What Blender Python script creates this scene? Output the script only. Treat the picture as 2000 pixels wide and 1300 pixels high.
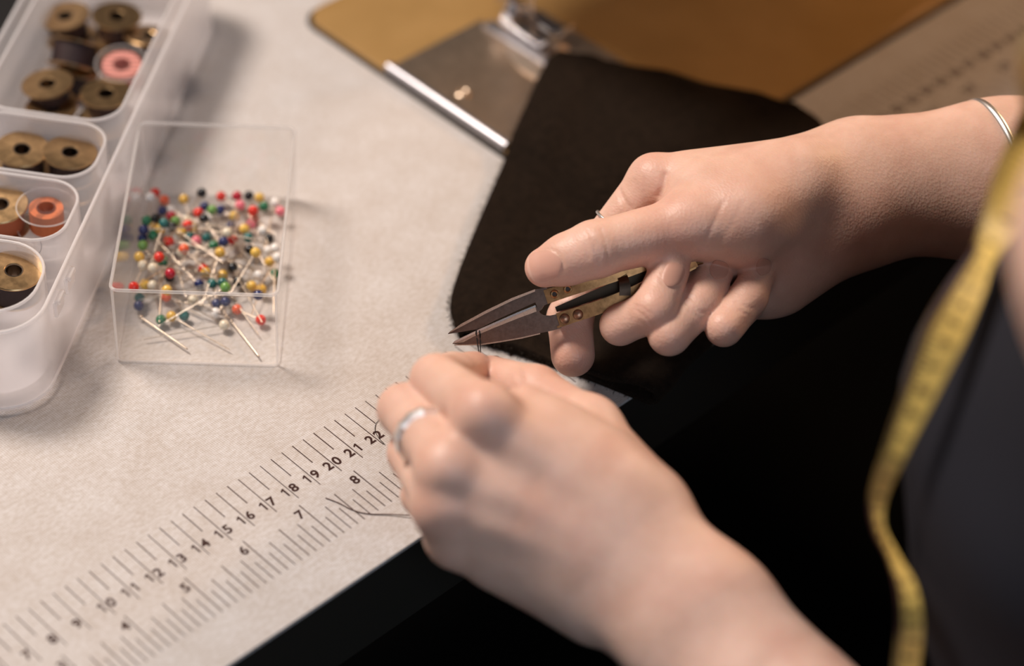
import bpy, bmesh, math, random
import numpy as np
from mathutils import Vector, Matrix

random.seed(7)
rng = np.random.default_rng(7)
for o in list(bpy.data.objects):
    bpy.data.objects.remove(o)
scene = bpy.context.scene
COL = scene.collection

# ------------------------------------------------------------------ camera
# table frame: centimetres, x along the printed ruler (its own cm), y into the table, z up from the table top
CM = 0.01
TZ = 0.75
CAM = np.array([-19.78538, -41.14542, 61.61132])
ROT = np.array([[0.7153189, -0.6972216, 0.0469138], [-0.4446984, -0.5059714, -0.739078], [0.5390382, 0.507814, -0.6719842]])          # rows: image right, image down, forward
FPX = 4722.0                  # 85 mm lens on a 2000 px wide frame

def D(px, py, depth):
    return CAM + depth * (ROT.T @ np.array([(px - 1000) / FPX, (py - 650) / FPX, 1.0]))

def U(px, py, z=0.0):
    d = ROT.T @ np.array([(px - 1000) / FPX, (py - 650) / FPX, 1.0])
    return CAM + (z - CAM[2]) / d[2] * d

def W(v):
    v = np.asarray(v, float)
    return v * CM + np.array([0, 0, TZ])

cam_d = bpy.data.cameras.new('camera')
cam_o = bpy.data.objects.new('camera', cam_d)
COL.objects.link(cam_o)
M = Matrix.Identity(4)
for i in range(3):
    M[i][0] = ROT[0][i]
    M[i][1] = -ROT[1][i]
    M[i][2] = -ROT[2][i]
    M[i][3] = W(CAM)[i]
cam_o.matrix_world = M
cam_d.sensor_width = 36.0
cam_d.lens = FPX * 36.0 / 2000.0
cam_d.clip_start = 0.01
cam_d.dof.use_dof = True
cam_d.dof.focus_distance = 0.872
cam_d.dof.aperture_fstop = 3.6
scene.camera = cam_o

# ------------------------------------------------------------------ light
world = bpy.data.worlds.new('world')
scene.world = world
world.use_nodes = True
bg = world.node_tree.nodes['Background']
bg.inputs['Color'].default_value = (0.9, 0.85, 0.9, 1)
bg.inputs['Strength'].default_value = 0.03

def area(name, pos, target, size, energy, color, size_y=None):
    l = bpy.data.lights.new(name, 'AREA')
    l.energy = energy
    l.color = color
    l.size = size
    if size_y:
        l.shape = 'RECTANGLE'
        l.size_y = size_y
    o = bpy.data.objects.new(name, l)
    COL.objects.link(o)
    p = Vector(W(pos)); t = Vector(W(target))
    o.location = p
    o.rotation_euler = (t - p).to_track_quat('-Z', 'Y').to_euler()
    return o

area('room_lamp', (2, 80, 122), (28, 8, 0), 0.36, 25.5, (1.0, 0.875, 0.785))
area('window_light', (-30, -93, 74), (20, 4, 0), 0.5, 4.4, (0.66, 0.82, 1.0))
area('side_lamp', (122, -2, 58), (50, 4, 0), 0.15, 3.6, (1.0, 0.62, 0.34))

vs = scene.view_settings
vs.view_transform = 'Standard'
vs.look = 'None'
vs.gamma = 1.0
vs.use_curve_mapping = False
vs.exposure = 0.0
try:
    scene.cycles.transparent_max_bounces = 40      # many thin plastic walls one behind the other
except AttributeError:
    pass

# ------------------------------------------------------------------ materials
def mat(name, color=(0.8, 0.8, 0.8), rough=0.5, metal=0.0, spec=0.5, **kw):
    m = bpy.data.materials.new(name)
    m.use_nodes = True
    b = m.node_tree.nodes['Principled BSDF']
    b.inputs['Base Color'].default_value = (*color, 1)
    b.inputs['Roughness'].default_value = rough
    b.inputs['Metallic'].default_value = metal
    b.inputs['Specular IOR Level'].default_value = spec
    for k, v in kw.items():
        b.inputs[k.replace('_', ' ')].default_value = v
    return m

def N(m, kind, **props):
    n = m.node_tree.nodes.new(kind)
    for k, v in props.items():
        setattr(n, k, v)
    return n

def L(m, a, b):
    m.node_tree.links.new(a, b)

def obj_coord(m, scale):
    tc = N(m, 'ShaderNodeTexCoord')
    mp = N(m, 'ShaderNodeMapping')
    mp.inputs['Scale'].default_value = scale if hasattr(scale, '__len__') else (scale,) * 3
    L(m, tc.outputs['Object'], mp.inputs['Vector'])
    return mp.outputs['Vector']

def mixcol(m, fac, a, b, blend='MIX'):
    n = N(m, 'ShaderNodeMix', data_type='RGBA', blend_type=blend)
    for inp, v in ((n.inputs[0], fac), (n.inputs[6], a), (n.inputs[7], b)):
        if isinstance(v, tuple):
            inp.default_value = (*v, 1)
        elif isinstance(v, (int, float)):
            inp.default_value = v
        else:
            L(m, v, inp)
    return n.outputs[2]

def ramp(m, fac, p0, c0, p1, c1):
    r = N(m, 'ShaderNodeValToRGB')
    r.color_ramp.elements[0].position = p0
    r.color_ramp.elements[0].color = (*c0, 1)
    r.color_ramp.elements[1].position = p1
    r.color_ramp.elements[1].color = (*c1, 1)
    L(m, fac, r.inputs['Fac'])
    return r.outputs['Color']

def noise(m, vec, scale, detail=3.0, rough=0.55):
    n = N(m, 'ShaderNodeTexNoise')
    n.inputs['Scale'].default_value = scale
    n.inputs['Detail'].default_value = detail
    n.inputs['Roughness'].default_value = rough
    L(m, vec, n.inputs['Vector'])
    return n.outputs['Fac']

def bump(m, height, strength, dist):
    b = N(m, 'ShaderNodeBump')
    b.inputs['Strength'].default_value = strength
    b.inputs['Distance'].default_value = dist
    L(m, height, b.inputs['Height'])
    L(m, b.outputs['Normal'], m.node_tree.nodes['Principled BSDF'].inputs['Normal'])

def BS(m):
    return m.node_tree.nodes['Principled BSDF']

# linen-look table covering: fine weave and mottled streaks
m_cloth = mat('linen_covering', (0.7, 0.64, 0.6), 0.62, spec=0.3)
v = obj_coord(m_cloth, 1.0)
wx = N(m_cloth, 'ShaderNodeTexWave', bands_direction='X'); wx.inputs['Scale'].default_value = 370.0
wy = N(m_cloth, 'ShaderNodeTexWave', bands_direction='Y'); wy.inputs['Scale'].default_value = 370.0
for w_ in (wx, wy):
    w_.inputs['Distortion'].default_value = 0.6
    w_.inputs['Detail'].default_value = 1.0
    w_.inputs['Detail Scale'].default_value = 0.6
    L(m_cloth, v, w_.inputs['Vector'])
wv = mixcol(m_cloth, 0.5, wx.outputs['Color'], wy.outputs['Color'])
wr = ramp(m_cloth, wv, 0.15, (0.80, 0.77, 0.74), 0.62, (1, 1, 1))
vm = obj_coord(m_cloth, (1.0, 1.7, 1.0))
mo = ramp(m_cloth, noise(m_cloth, vm, 420, 5, 0.7), 0.36, (0.82, 0.78, 0.73), 0.62, (1, 1, 1))
mo2 = ramp(m_cloth, noise(m_cloth, v, 60, 3, 0.6), 0.3, (0.90, 0.87, 0.84), 0.7, (1, 1, 1))
c = mixcol(m_cloth, 1.0, (0.675, 0.65, 0.645), wr, 'MULTIPLY')
c = mixcol(m_cloth, 1.0, c, mo, 'MULTIPLY')
c = mixcol(m_cloth, 1.0, c, mo2, 'MULTIPLY')
L(m_cloth, c, BS(m_cloth).inputs['Base Color'])
bump(m_cloth, wv, 0.25, 0.0002)

m_ink = mat('printed_ink', (0.045, 0.018, 0.014), 0.7, spec=0.2)
m_table = mat('dark_table_board', (0.022, 0.019, 0.015), 0.55, spec=0.3)
m_floor = mat('dark_floor', (0.006, 0.0055, 0.005), 0.8, spec=0.1)

def brushed(name, color, rough, metal=1.0, var=0.25, scale=500):
    m = mat(name, color, rough, metal)
    vv = obj_coord(m, 1.0)
    n = noise(m, vv, scale, 4, 0.65)
    cc = ramp(m, n, 0.3, tuple(x * (1 - var) for x in color), 0.7, color)
    L(m, cc, BS(m).inputs['Base Color'])
    r = N(m, 'ShaderNodeMapRange')
    r.inputs['To Min'].default_value = rough * 0.8
    r.inputs['To Max'].default_value = rough * 1.3
    L(m, n, r.inputs['Value'])
    L(m, r.outputs['Result'], BS(m).inputs['Roughness'])
    return m

m_brass = brushed('worn_brass', (0.62, 0.40, 0.20), 0.3, 1.0, 0.25, 300)
m_bronze = brushed('aged_bronze', (0.52, 0.26, 0.11), 0.33, 1.0, 0.6, 250)
m_steel = brushed('blade_steel', (0.21, 0.14, 0.11), 0.3, 1.0, 0.2, 700)
m_bevel = brushed('ground_bevel', (0.62, 0.42, 0.31), 0.42, 1.0, 0.3, 2500)
m_edge = mat('polished_edge', (0.9, 0.86, 0.82), 0.25, 1.0)
m_chrome = mat('chrome', (0.66, 0.64, 0.64), 0.26, 1.0)
m_lip = mat('satin_lip', (0.50, 0.49, 0.52), 0.42, 1.0)
m_hub = mat('shaded_hub_metal', (0.26, 0.2, 0.15), 0.25, 1.0)  # metal darkened to paint the shade inside the bobbin holes
m_silver = mat('polished_silver', (0.95, 0.92, 0.89), 0.36, 1.0)
m_black = mat('black_plastic', (0.012, 0.011, 0.011), 0.5, spec=0.3)
m_dark = mat('rivet_hole_shade', (0.05, 0.04, 0.035), 0.5, 0.6)

m_bed = mat('ochre_machine_enamel', (0.40, 0.235, 0.085), 0.22, 0.15, 0.5)
vv = obj_coord(m_bed, 1.0)
L(m_bed, ramp(m_bed, noise(m_bed, vv, 35, 4), 0.3, (0.37, 0.215, 0.075), 0.7, (0.43, 0.255, 0.095)), BS(m_bed).inputs['Base Color'])
m_slide = brushed('slide_plate_metal', (0.50, 0.38, 0.28), 0.3, 0.85, 0.12, 200)

def see_through(name, tint, haze, haze_col, gloss_rough=0.08, translucent=0.0):
    """thin clear plastic: transparent body, a little white haze, fresnel gloss"""
    m = bpy.data.materials.new(name)
    m.use_nodes = True
    nt = m.node_tree
    nt.nodes.remove(nt.nodes['Principled BSDF'])
    out = nt.nodes['Material Output']
    tr = N(m, 'ShaderNodeBsdfTransparent'); tr.inputs['Color'].default_value = (*tint, 1)
    df = N(m, 'ShaderNodeBsdfDiffuse'); df.inputs['Color'].default_value = (*haze_col, 1)
    tl = N(m, 'ShaderNodeBsdfTranslucent'); tl.inputs['Color'].default_value = (*haze_col, 1)
    gl = N(m, 'ShaderNodeBsdfGlossy'); gl.inputs['Roughness'].default_value = gloss_rough
    gl.inputs['Color'].default_value = (1, 1, 1, 1)
    body = N(m, 'ShaderNodeMixShader'); body.inputs[0].default_value = translucent
    L(m, df.outputs[0], body.inputs[1]); L(m, tl.outputs[0], body.inputs[2])
    lw = N(m, 'ShaderNodeLayerWeight'); lw.inputs['Blend'].default_value = 0.25
    mr = N(m, 'ShaderNodeMapRange')
    mr.inputs['To Min'].default_value = haze
    mr.inputs['To Max'].default_value = min(1.0, haze * 1.8)
    L(m, lw.outputs['Facing'], mr.inputs['Value'])
    a = N(m, 'ShaderNodeMixShader')
    L(m, mr.outputs['Result'], a.inputs[0])
    L(m, tr.outputs[0], a.inputs[1]); L(m, body.outputs[0], a.inputs[2])
    pw = N(m, 'ShaderNodeMath', operation='POWER'); pw.inputs[1].default_value = 5.0
    lf = N(m, 'ShaderNodeLayerWeight'); lf.inputs['Blend'].default_value = 0.5
    L(m, lf.outputs['Facing'], pw.inputs[0])
    fr = N(m, 'ShaderNodeMath', operation='MULTIPLY_ADD'); fr.inputs[1].default_value = 0.7; fr.inputs[2].default_value = 0.02
    L(m, pw.outputs[0], fr.inputs[0])
    b = N(m, 'ShaderNodeMixShader')
    L(m, fr.outputs[0], b.inputs[0]); L(m, a.outputs[0], b.inputs[1]); L(m, gl.outputs[0], b.inputs[2])
    L(m, b.outputs[0], out.inputs['Surface'])
    return m

m_clear = see_through('clear_plastic', (0.995, 0.993, 0.99), 0.014, (0.9, 0.88, 0.87))
m_rim = see_through('clear_plastic_edge', (0.99, 0.99, 0.99), 0.3, (0.97, 0.95, 0.94), 0.1, 0.5)
m_frost = see_through('frosted_plastic', (0.995, 0.99, 0.99), 0.24, (0.97, 0.95, 0.96), 0.3, 0.55)
m_frostrim = see_through('frosted_plastic_edge', (0.97, 0.965, 0.96), 0.5, (0.97, 0.95, 0.95), 0.3, 0.5)

def thread_mat(name, col):
    m = mat(name, col, 0.6, 0.0, 0.4)
    vv = obj_coord(m, 1.0)
    w_ = N(m, 'ShaderNodeTexWave', bands_direction='Z'); w_.inputs['Scale'].default_value = 900
    w_.inputs['Distortion'].default_value = 1.5
    L(m, vv, w_.inputs['Vector'])
    L(m, ramp(m, w_.outputs['Fac'], 0.1, tuple(x * 0.55 for x in col), 0.7, col), BS(m).inputs['Base Color'])
    return m

m_thr = {'black': thread_mat('black_thread', (0.03, 0.012, 0.012)), 'orange': thread_mat('orange_thread', (0.62, 0.16, 0.05)),
         'pink': thread_mat('pink_thread', (0.72, 0.27, 0.22)), 'brown': thread_mat('brown_thread', (0.06, 0.03, 0.025)),
         'white': thread_mat('white_thread', (0.75, 0.7, 0.7)), 'rust': thread_mat('rust_thread', (0.5, 0.13, 0.05))}

# wool
m_wool = mat('dark_wool', (0.013, 0.0095, 0.0075), 0.95, spec=0.06, Sheen_Weight=0.06, Sheen_Roughness=0.6)
BS(m_wool).inputs['Sheen Tint'].default_value = (0.5, 0.33, 0.22, 1)
vv = obj_coord(m_wool, 1.0)
L(m_wool, ramp(m_wool, noise(m_wool, vv, 300, 4, 0.7), 0.3, (0.006, 0.0042, 0.003), 0.75, (0.017, 0.011, 0.0075)), BS(m_wool).inputs['Base Color'])
bump(m_wool, noise(m_wool, vv, 1800, 4, 0.7), 0.5, 0.0006)
m_fuzz = mat('wool_fibre', (0.03, 0.022, 0.017), 0.9, spec=0.1)

m_navy = mat('navy_cotton', (0.017, 0.0175, 0.024), 0.85, spec=0.15)
vv = obj_coord(m_navy, 1.0)
bump(m_navy, noise(m_navy, vv, 900, 3), 0.3, 0.0004)

m_tape = mat('yellow_tape', (0.72, 0.50, 0.13), 0.45, spec=0.4)

# skin: base tone, redder where the 'flush' attribute says so
m_skin = mat('skin', (0.72, 0.44, 0.33), 0.46, spec=0.42)
b = BS(m_skin)
b.inputs['Subsurface Weight'].default_value = 0.32
b.inputs['Subsurface Radius'].default_value = (1.0, 0.35, 0.18)
b.inputs['Subsurface Scale'].default_value = 0.005
at = N(m_skin, 'ShaderNodeAttribute', attribute_name='flush')
vv = obj_coord(m_skin, 1.0)
mot = ramp(m_skin, noise(m_skin, vv, 90, 4, 0.6), 0.3, (0.70, 0.445, 0.34), 0.7, (0.79, 0.525, 0.42))
blt = ramp(m_skin, noise(m_skin, vv, 38, 3, 0.55), 0.48, (0, 0, 0), 0.72, (0.55, 0.55, 0.55))
mot = mixcol(m_skin, blt, mot, (0.60, 0.31, 0.235))
sk = mixcol(m_skin, at.outputs['Fac'], mot, (0.66, 0.28, 0.19))
L(m_skin, sk, b.inputs['Base Color'])
vo = N(m_skin, 'ShaderNodeTexVoronoi'); vo.inputs['Scale'].default_value = 1300
L(m_skin, obj_coord(m_skin, (1, 0.55, 0.8)), vo.inputs['Vector'])
hs = N(m_skin, 'ShaderNodeMath', operation='ADD')
L(m_skin, vo.outputs['Distance'], hs.inputs[0])
L(m_skin, noise(m_skin, vv, 500, 4, 0.65), hs.inputs[1])
bump(m_skin, hs.outputs[0], 0.3, 0.0003)
m_nail = mat('fingernail', (0.70, 0.40, 0.31), 0.2, spec=0.55, Subsurface_Weight=0.1, Subsurface_Scale=0.003)
m_fnail = mat('curled_nail', (0.60, 0.33, 0.25), 0.35, spec=0.4)
m_nailtip = mat('nail_tip', (0.76, 0.47, 0.37), 0.25, spec=0.5)

# ------------------------------------------------------------------ mesh helpers (all input in cm, table frame)
def unit(a):
    a = np.asarray(a, float)
    return a / (np.linalg.norm(a) + 1e-12)

def frame(d):
    d = unit(d)
    h = np.array([0, 0, 1.0]) if abs(d[2]) < 0.9 else np.array([1.0, 0, 0])
    a = unit(np.cross(h, d)); b2 = np.cross(d, a)
    return a, b2

class MB:
    def __init__(s):
        s.v = []; s.f = []; s.mi = []
    def add(s, vs, fs, mi=0):
        o = len(s.v)
        s.v.extend([tuple(map(float, p)) for p in vs])
        s.f.extend([tuple(int(i) + o for i in f) for f in fs])
        s.mi.extend([mi] * len(fs))
        return s
    def obox(s, c, ax, ay, az, mi=0):
        """oriented box: centre and three half-axis vectors"""
        c, ax, ay, az = map(lambda q: np.asarray(q, float), (c, ax, ay, az))
        vs = [c + i * ax + j * ay + k * az for k in (-1, 1) for j in (-1, 1) for i in (-1, 1)]
        fs = [(0, 2, 3, 1), (4, 5, 7, 6), (0, 1, 5, 4), (2, 6, 7, 3), (0, 4, 6, 2), (1, 3, 7, 5)]
        if np.dot(np.cross(ax, ay), az) < 0:
            fs = [f[::-1] for f in fs]
        return s.add(vs, fs, mi)
    def box(s, lo, hi, mi=0):
        lo = np.array(lo, float); hi = np.array(hi, float); h = (hi - lo) / 2
        return s.obox((lo + hi) / 2, (h[0], 0, 0), (0, h[1], 0), (0, 0, h[2]), mi)
    def loft(s, rings, close=True, caps=True, mi=0):
        n = len(rings[0]); vs = [p for r in rings for p in r]; fs = []
        for i in range(len(rings) - 1):
            for j in range(n if close else n - 1):
                k = (j + 1) % n
                fs.append((i * n + j, i * n + k, (i + 1) * n + k, (i + 1) * n + j))
        if caps and close:
            fs.append(tuple(range(n))[::-1])
            fs.append(tuple((len(rings) - 1) * n + j for j in range(n)))
        return s.add(vs, fs, mi)
    def prism(s, poly, thick, mi=0):
        """3d planar polygon pushed along vector thick"""
        poly = [np.asarray(p, float) for p in poly]
        t = np.asarray(thick, float)
        return s.loft([poly, [p + t for p in poly]], mi=mi)
    def tube(s, path, rad, seg=10, mi=0, caps=True):
        path = [np.asarray(p, float) for p in path]
        if not hasattr(rad, '__len__'):
            rad = [rad] * len(path)
        rings = []
        t0 = unit(path[1] - path[0]); a, b_ = frame(t0)
        for i, p in enumerate(path):
            t = unit(path[min(i + 1, len(path) - 1)] - path[max(i - 1, 0)])
            a = unit(a - np.dot(a, t) * t); b_ = np.cross(t, a)
            rings.append([p + rad[i] * (math.cos(q) * a + math.sin(q) * b_) for q in np.linspace(0, 2 * math.pi, seg, endpoint=False)])
        return s.loft(rings, caps=caps, mi=mi)
    def lathe(s, prof, c, axis=(0, 0, 1), seg=32, mi=0, closed=False):
        """prof: (radius, height) pairs along axis from c"""
        axis = unit(axis); a, b_ = frame(axis); c = np.asarray(c, float)
        rings = [[c + h * axis + max(r, 1e-4) * (math.cos(q) * a + math.sin(q) * b_) for q in np.linspace(0, 2 * math.pi, seg, endpoint=False)] for r, h in prof]
        if closed:
            rings.append(rings[0])
            return s.loft(rings, caps=False, mi=mi)
        return s.loft(rings, mi=mi)
    def torus(s, c, axis, R_, r_, seg=48, sseg=12, mi=0, sx=1.0, sy=1.0, flat=1.0, a=None):
        axis = unit(axis)
        if a is None:
            a, b_ = frame(axis)
        else:
            a = unit(np.asarray(a, float) - np.dot(a, axis) * axis); b_ = np.cross(axis, a)
        c = np.asarray(c, float); rings = []
        for q in np.linspace(0, 2 * math.pi, seg, endpoint=False):
            d = math.cos(q) * a * sx + math.sin(q) * b_ * sy
            o = unit(math.cos(q) * a / sx + math.sin(q) * b_ / sy)
            rings.append([c + R_ * d + r_ * (math.cos(w) * o + flat * math.sin(w) * axis) for w in np.linspace(0, 2 * math.pi, sseg, endpoint=False)])
        rings.append(rings[0])
        return s.loft(rings, caps=False, mi=mi)
    def sphere(s, c, r, seg=14, rg=9, mi=0, ax=(1, 1, 1)):
        c = np.asarray(c, float)
        rings = []
        for th in np.linspace(0.02, math.pi - 0.02, rg):
            rings.append([c + r * np.array([math.sin(th) * math.cos(q) * ax[0], math.sin(th) * math.sin(q) * ax[1], math.cos(th) * ax[2]]) for q in np.linspace(0, 2 * math.pi, seg, endpoint=False)][::-1])
        return s.loft(rings, mi=mi)
    def build(s, name, mats, parent=None, base=None, smooth=35, bevel=0.0):
        return make(name, s.v, s.f, mats, parent, base, smooth, s.mi, bevel)

def make(name, verts, faces, mats, parent=None, base=None, smooth=35, mi=None, bevel=0.0):
    wv = np.asarray(verts, float) * CM + np.array([0, 0, TZ])
    if parent is not None:
        org = np.array(parent['_org'])
    else:
        org = W(base) if base is not None else np.array([*((wv.max(0) + wv.min(0)) / 2)[:2], wv[:, 2].min()])
    me = bpy.data.meshes.new(name)
    me.from_pydata((wv - org).tolist(), [], faces if isinstance(faces, list) else faces.tolist())
    if not isinstance(mats, (list, tuple)):
        mats = [mats]
    for m in mats:
        me.materials.append(m)
    if mi is not None and len(mats) > 1:
        me.polygons.foreach_set('material_index', np.array(mi, np.int32))
    me.update()
    if smooth:
        me.polygons.foreach_set('use_smooth', np.ones(len(me.polygons), bool))
        if smooth < 180:
            me.set_sharp_from_angle(angle=math.radians(smooth))
    o = bpy.data.objects.new(name, me)
    COL.objects.link(o)
    o['_org'] = org.tolist()
    if parent is not None:
        o.parent = parent
    else:
        o.location = org
    if parent is not None:
        o.location = (0, 0, 0)
    if bevel:
        bv = o.modifiers.new('bevel', 'BEVEL'); bv.width = bevel * CM; bv.segments = 2; bv.limit_method = 'ANGLE'; bv.angle_limit = math.radians(40)
    return o

def tag(o, label, cat, group=None, kind=None):
    o['label'] = label; o['category'] = cat
    if group: o['group'] = group
    if kind: o['kind'] = kind
    return o

def thing(name, label, cat, base, group=None):
    o = bpy.data.objects.new(name, None)
    o.empty_display_size = 0.01
    COL.objects.link(o)
    o.location = W(base)
    o['_org'] = W(base).tolist()
    return tag(o, label, cat, group)

def spline(pts, n):
    """Catmull-Rom through pts (k-dim), n samples per span"""
    P = np.asarray(pts, float)
    P = np.vstack([2 * P[0] - P[1], P, 2 * P[-1] - P[-2]])
    out = []
    for i in range(1, len(P) - 2):
        for t in np.linspace(0, 1, n, endpoint=False):
            p0, p1, p2, p3 = P[i - 1], P[i], P[i + 1], P[i + 2]
            out.append(0.5 * ((2 * p1) + (-p0 + p2) * t + (2 * p0 - 5 * p1 + 4 * p2 - p3) * t * t + (-p0 + 3 * p1 - 3 * p2 + p3) * t ** 3))
    out.append(P[-2])
    return np.array(out)

# ------------------------------------------------------------------ setting
fl = MB().box((-150, -150, -76), (250, 200, -75)).build('floor', m_floor, smooth=0)
fl['kind'] = 'structure'

# ------------------------------------------------------------------ table
table = thing('sewing_table', 'sewing table with pale linen-look top and dark front edge', 'table', (45, 30, -75))
MB().box((-30, 0.06, -4.0), (110, 62, -0.15)).build('board', m_table, table, bevel=0.05)
MB().box((-30, 0, -0.15), (110, 62, 0)).build('linen_covering', m_cloth, table, smooth=0)
MB().box((-30, -0.02, -0.34), (110, 0.06, -0.16)).build('edge_band', m_table, table, smooth=0)
for lx in (-25, 105):
    for ly in (5, 57):
        MB().box((lx - 2.5, ly - 2.5, -75), (lx + 2.5, ly + 2.5, -4.0)).build('leg', m_table, table, bevel=0.2)

# printed ruler: centimetre ticks and figures, inch ticks and figures
digit_cache = {}
def digit(ch):
    if ch == '9':                       # a six turned upside down
        vs, fs = digit('6')
        return vs * np.array([-1, -1, 1]), fs
    if ch == '1':                       # stem with a flag
        return np.array([(0.0, -0.5, 0), (0.17, -0.5, 0), (0.17, 0.5, 0), (0.03, 0.5, 0), (0.0, 0.27, 0), (-0.2, 0.16, 0), (-0.2, 0.31, 0)]), [(0, 1, 2, 4), (4, 2, 3), (4, 3, 6, 5)]
    if ch not in digit_cache:
        cu = bpy.data.curves.new('glyph', 'FONT')
        cu.body = ch; cu.size = 1.0; cu.offset = 0.03; cu.align_x = 'LEFT'
        ob = bpy.data.objects.new('glyph', cu)
        COL.objects.link(ob)
        bpy.context.view_layer.update()
        me = bpy.data.meshes.new_from_object(ob.evaluated_get(bpy.context.evaluated_depsgraph_get()))
        vs = np.array([x.co[:] for x in me.vertices]); fs = [tuple(p.vertices) for p in me.polygons]
        bpy.data.objects.remove(ob); bpy.data.curves.remove(cu); bpy.data.meshes.remove(me)
        lo = vs.min(0); hi = vs.max(0)
        vs = (vs - (lo + hi) / 2) / (hi[1] - lo[1])
        digit_cache[ch] = (vs, fs)
    return digit_cache[ch]

ZP = 0.004
ruler = MB()
def bar(x, y0, y1, w):
    ruler.add([(x - w / 2, y0, ZP), (x + w / 2, y0, ZP), (x + w / 2, y1, ZP), (x - w / 2, y1, ZP)], [(0, 1, 2, 3)])
def figs(text, x, y, h, pitch):
    for i, ch in enumerate(text):
        vs, fs = digit(ch)
        cx = x + (i - (len(text) - 1) / 2) * pitch
        ruler.add([(cx + p[0] * h, y + p[1] * h, ZP) for p in vs], fs)
for k in range(1, 76):
    bar(k, 4.2, 6.31, 0.035)
    bar(k + 0.5, 5.2, 6.31, 0.04)
    figs(str(k), k if k > 9 else k - 0.2, 4.71, 0.43, 0.4)
for q in range(8, 8 * 29):
    x = q * 2.54 / 8
    top = 3.93 if q % 8 == 0 else 3.52 if q % 4 == 0 else 3.28 if q % 2 == 0 else 2.89
    bar(x, 1.9, top, 0.04)
    if q % 8 == 0:
        figs(str(q // 8), x - 0.26 if q < 80 else x - 0.45, 3.57, 0.43, 0.36)
o = ruler.build('printed_ruler', m_ink, table, smooth=0)
o['label'] = 'dark printed ruler with centimetre and inch figures'

# ------------------------------------------------------------------ sewing machine
mach = thing('sewing_machine', 'ochre flatbed sewing machine with chrome presser foot', 'sewing machine', (55, 17, 0))
def rrect(x0, x1, y0, y1, r, n=8):
    pts = []
    for cx, cy, a0 in ((x1 - r, y1 - r, 0), (x0 + r, y1 - r, 90), (x0 + r, y0 + r, 180), (x1 - r, y0 + r, 270)):
        for a in np.linspace(a0, a0 + 90, n):
            pts.append((cx + r * math.cos(math.radians(a)), cy + r * math.sin(math.radians(a))))
    return pts
def plate(poly, z0, z1, bev=0.06):
    c0 = np.mean(poly, 0)
    def ring(z, inset):
        out = []
        for p in poly:
            d = np.array(p) - c0
            out.append((*(np.array(p) - inset * d / (np.abs(d).max() + 1e-9)), z))
        return out
    return MB().loft([ring(z0, 0), ring(z1 - bev, 0), ring(z1 - bev * 0.3, bev * 0.3), ring(z1, bev)])
plate(rrect(36.8, 76.2, 8.05, 26.35, 1.15), 0.0, 0.06, 0.02).build('bed_gap_shade', m_black, mach)  # black rim painted in for the shaded gap round the bed
plate(rrect(37.0, 76, 8.25, 26.15, 1.0), 0.06, 0.30, 0.10).build('bed', m_bed, mach)
sl = MB().box((37.25, 13.6, 0.30), (42.6, 20.7, 0.36)).build('slide_plate', m_slide, mach, bevel=0.02)
path = [(37.2, y, 0.30) for y in np.linspace(13.45, 20.75, 12)]
MB().tube(path, 0.27, 14).build('chrome_lip', m_lip, sl)
MB().lathe([(0.32, 0), (0.32, 0.07), (0.22, 0.12), (0.12, 0.06), (0.02, 0.05)], (*U(904, 182, 0.4)[:2], 0.36), seg=20).build('finger_stud', m_slide, sl)
nc = np.array([44.3, 16.6])
poly = [(nc[0] + 3.0 * math.cos(a), nc[1] + 3.0 * math.sin(a)) for a in np.linspace(math.pi * 0.42, math.pi * 1.58, 36)]
npl = plate(poly, 0.36, 0.44, 0.03).build('needle_plate', brushed('needle_plate_steel', (0.66, 0.55, 0.45), 0.3, 0.9, 0.1, 200), mach)
A0 = U(952, 45, 0.5); A1 = U(1085, 128, 0.5)
dv = unit((A1 - A0) * [1, 1, 0]); sd = np.cross([0, 0, 1], dv)
MB().obox((A0 + A1) / 2 * [1, 1, 0] + [0, 0, 0.47], dv * np.linalg.norm((A1 - A0)[:2]) / 2, sd * 0.32, (0, 0, 0.08)).build('feed_cover', m_lip, mach, bevel=0.04)
# presser foot: hinge block, two toes with upturned tips, shank and bar up into the head
F0 = U(1035, 45, 0.8) * [1, 1, 0]
ft = thing_foot = None
toe = MB()
for sx in (-0.55, 0.5):
    pts = [F0 + [sx, 1.0, 0.8], F0 + [sx, 0.0, 0.66], F0 + [sx, -1.0, 0.64], F0 + [sx, -1.5, 0.78], F0 + [sx, -1.9, 1.15]]
    pts = spline(pts, 5)
    rings = []
    for p in pts:
        rings.append([p + [-0.33, 0, 0], p + [0.33, 0, 0], p + [0.33, 0, 0.2], p + [-0.33, 0, 0.2]])
    toe.loft(rings)
foot = toe.build('presser_foot', m_chrome, mach, bevel=0.03)
MB().obox(F0 + [0, 0.85, 0.95], (0.66, 0, 0), (0, 0.3, 0), (0, 0, 0.25)).build('hinge_block', m_chrome, foot, bevel=0.06)
MB().tube([F0 + [-0.1, 0.9, 1.0], F0 + [-0.25, 1.0, 1.9], F0 + [-0.3, 1.1, 11.2]], [0.26, 0.3, 0.3], 16).build('presser_bar', m_chrome, mach)
MB().lathe([(0.0, 0), (0.5, 0.0), (0.55, 0.1), (0.55, 0.5), (0.45, 0.62), (0, 0.62)], F0 + [-0.9, 1.0, 2.2], (1, 0, 0), 20).build('clamp_screw', m_chrome, mach)
MB().tube([F0 + [0, -0.1, 0.5], F0 + [0, -0.1, 3.4]], [0.03, 0.07], 10).build('needle', m_chrome, mach)
MB().tube([F0 + [0, -0.1, 3.4], F0 + [0, -0.1, 11.2]], [0.3, 0.3], 16).build('needle_bar', m_chrome, mach)
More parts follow.
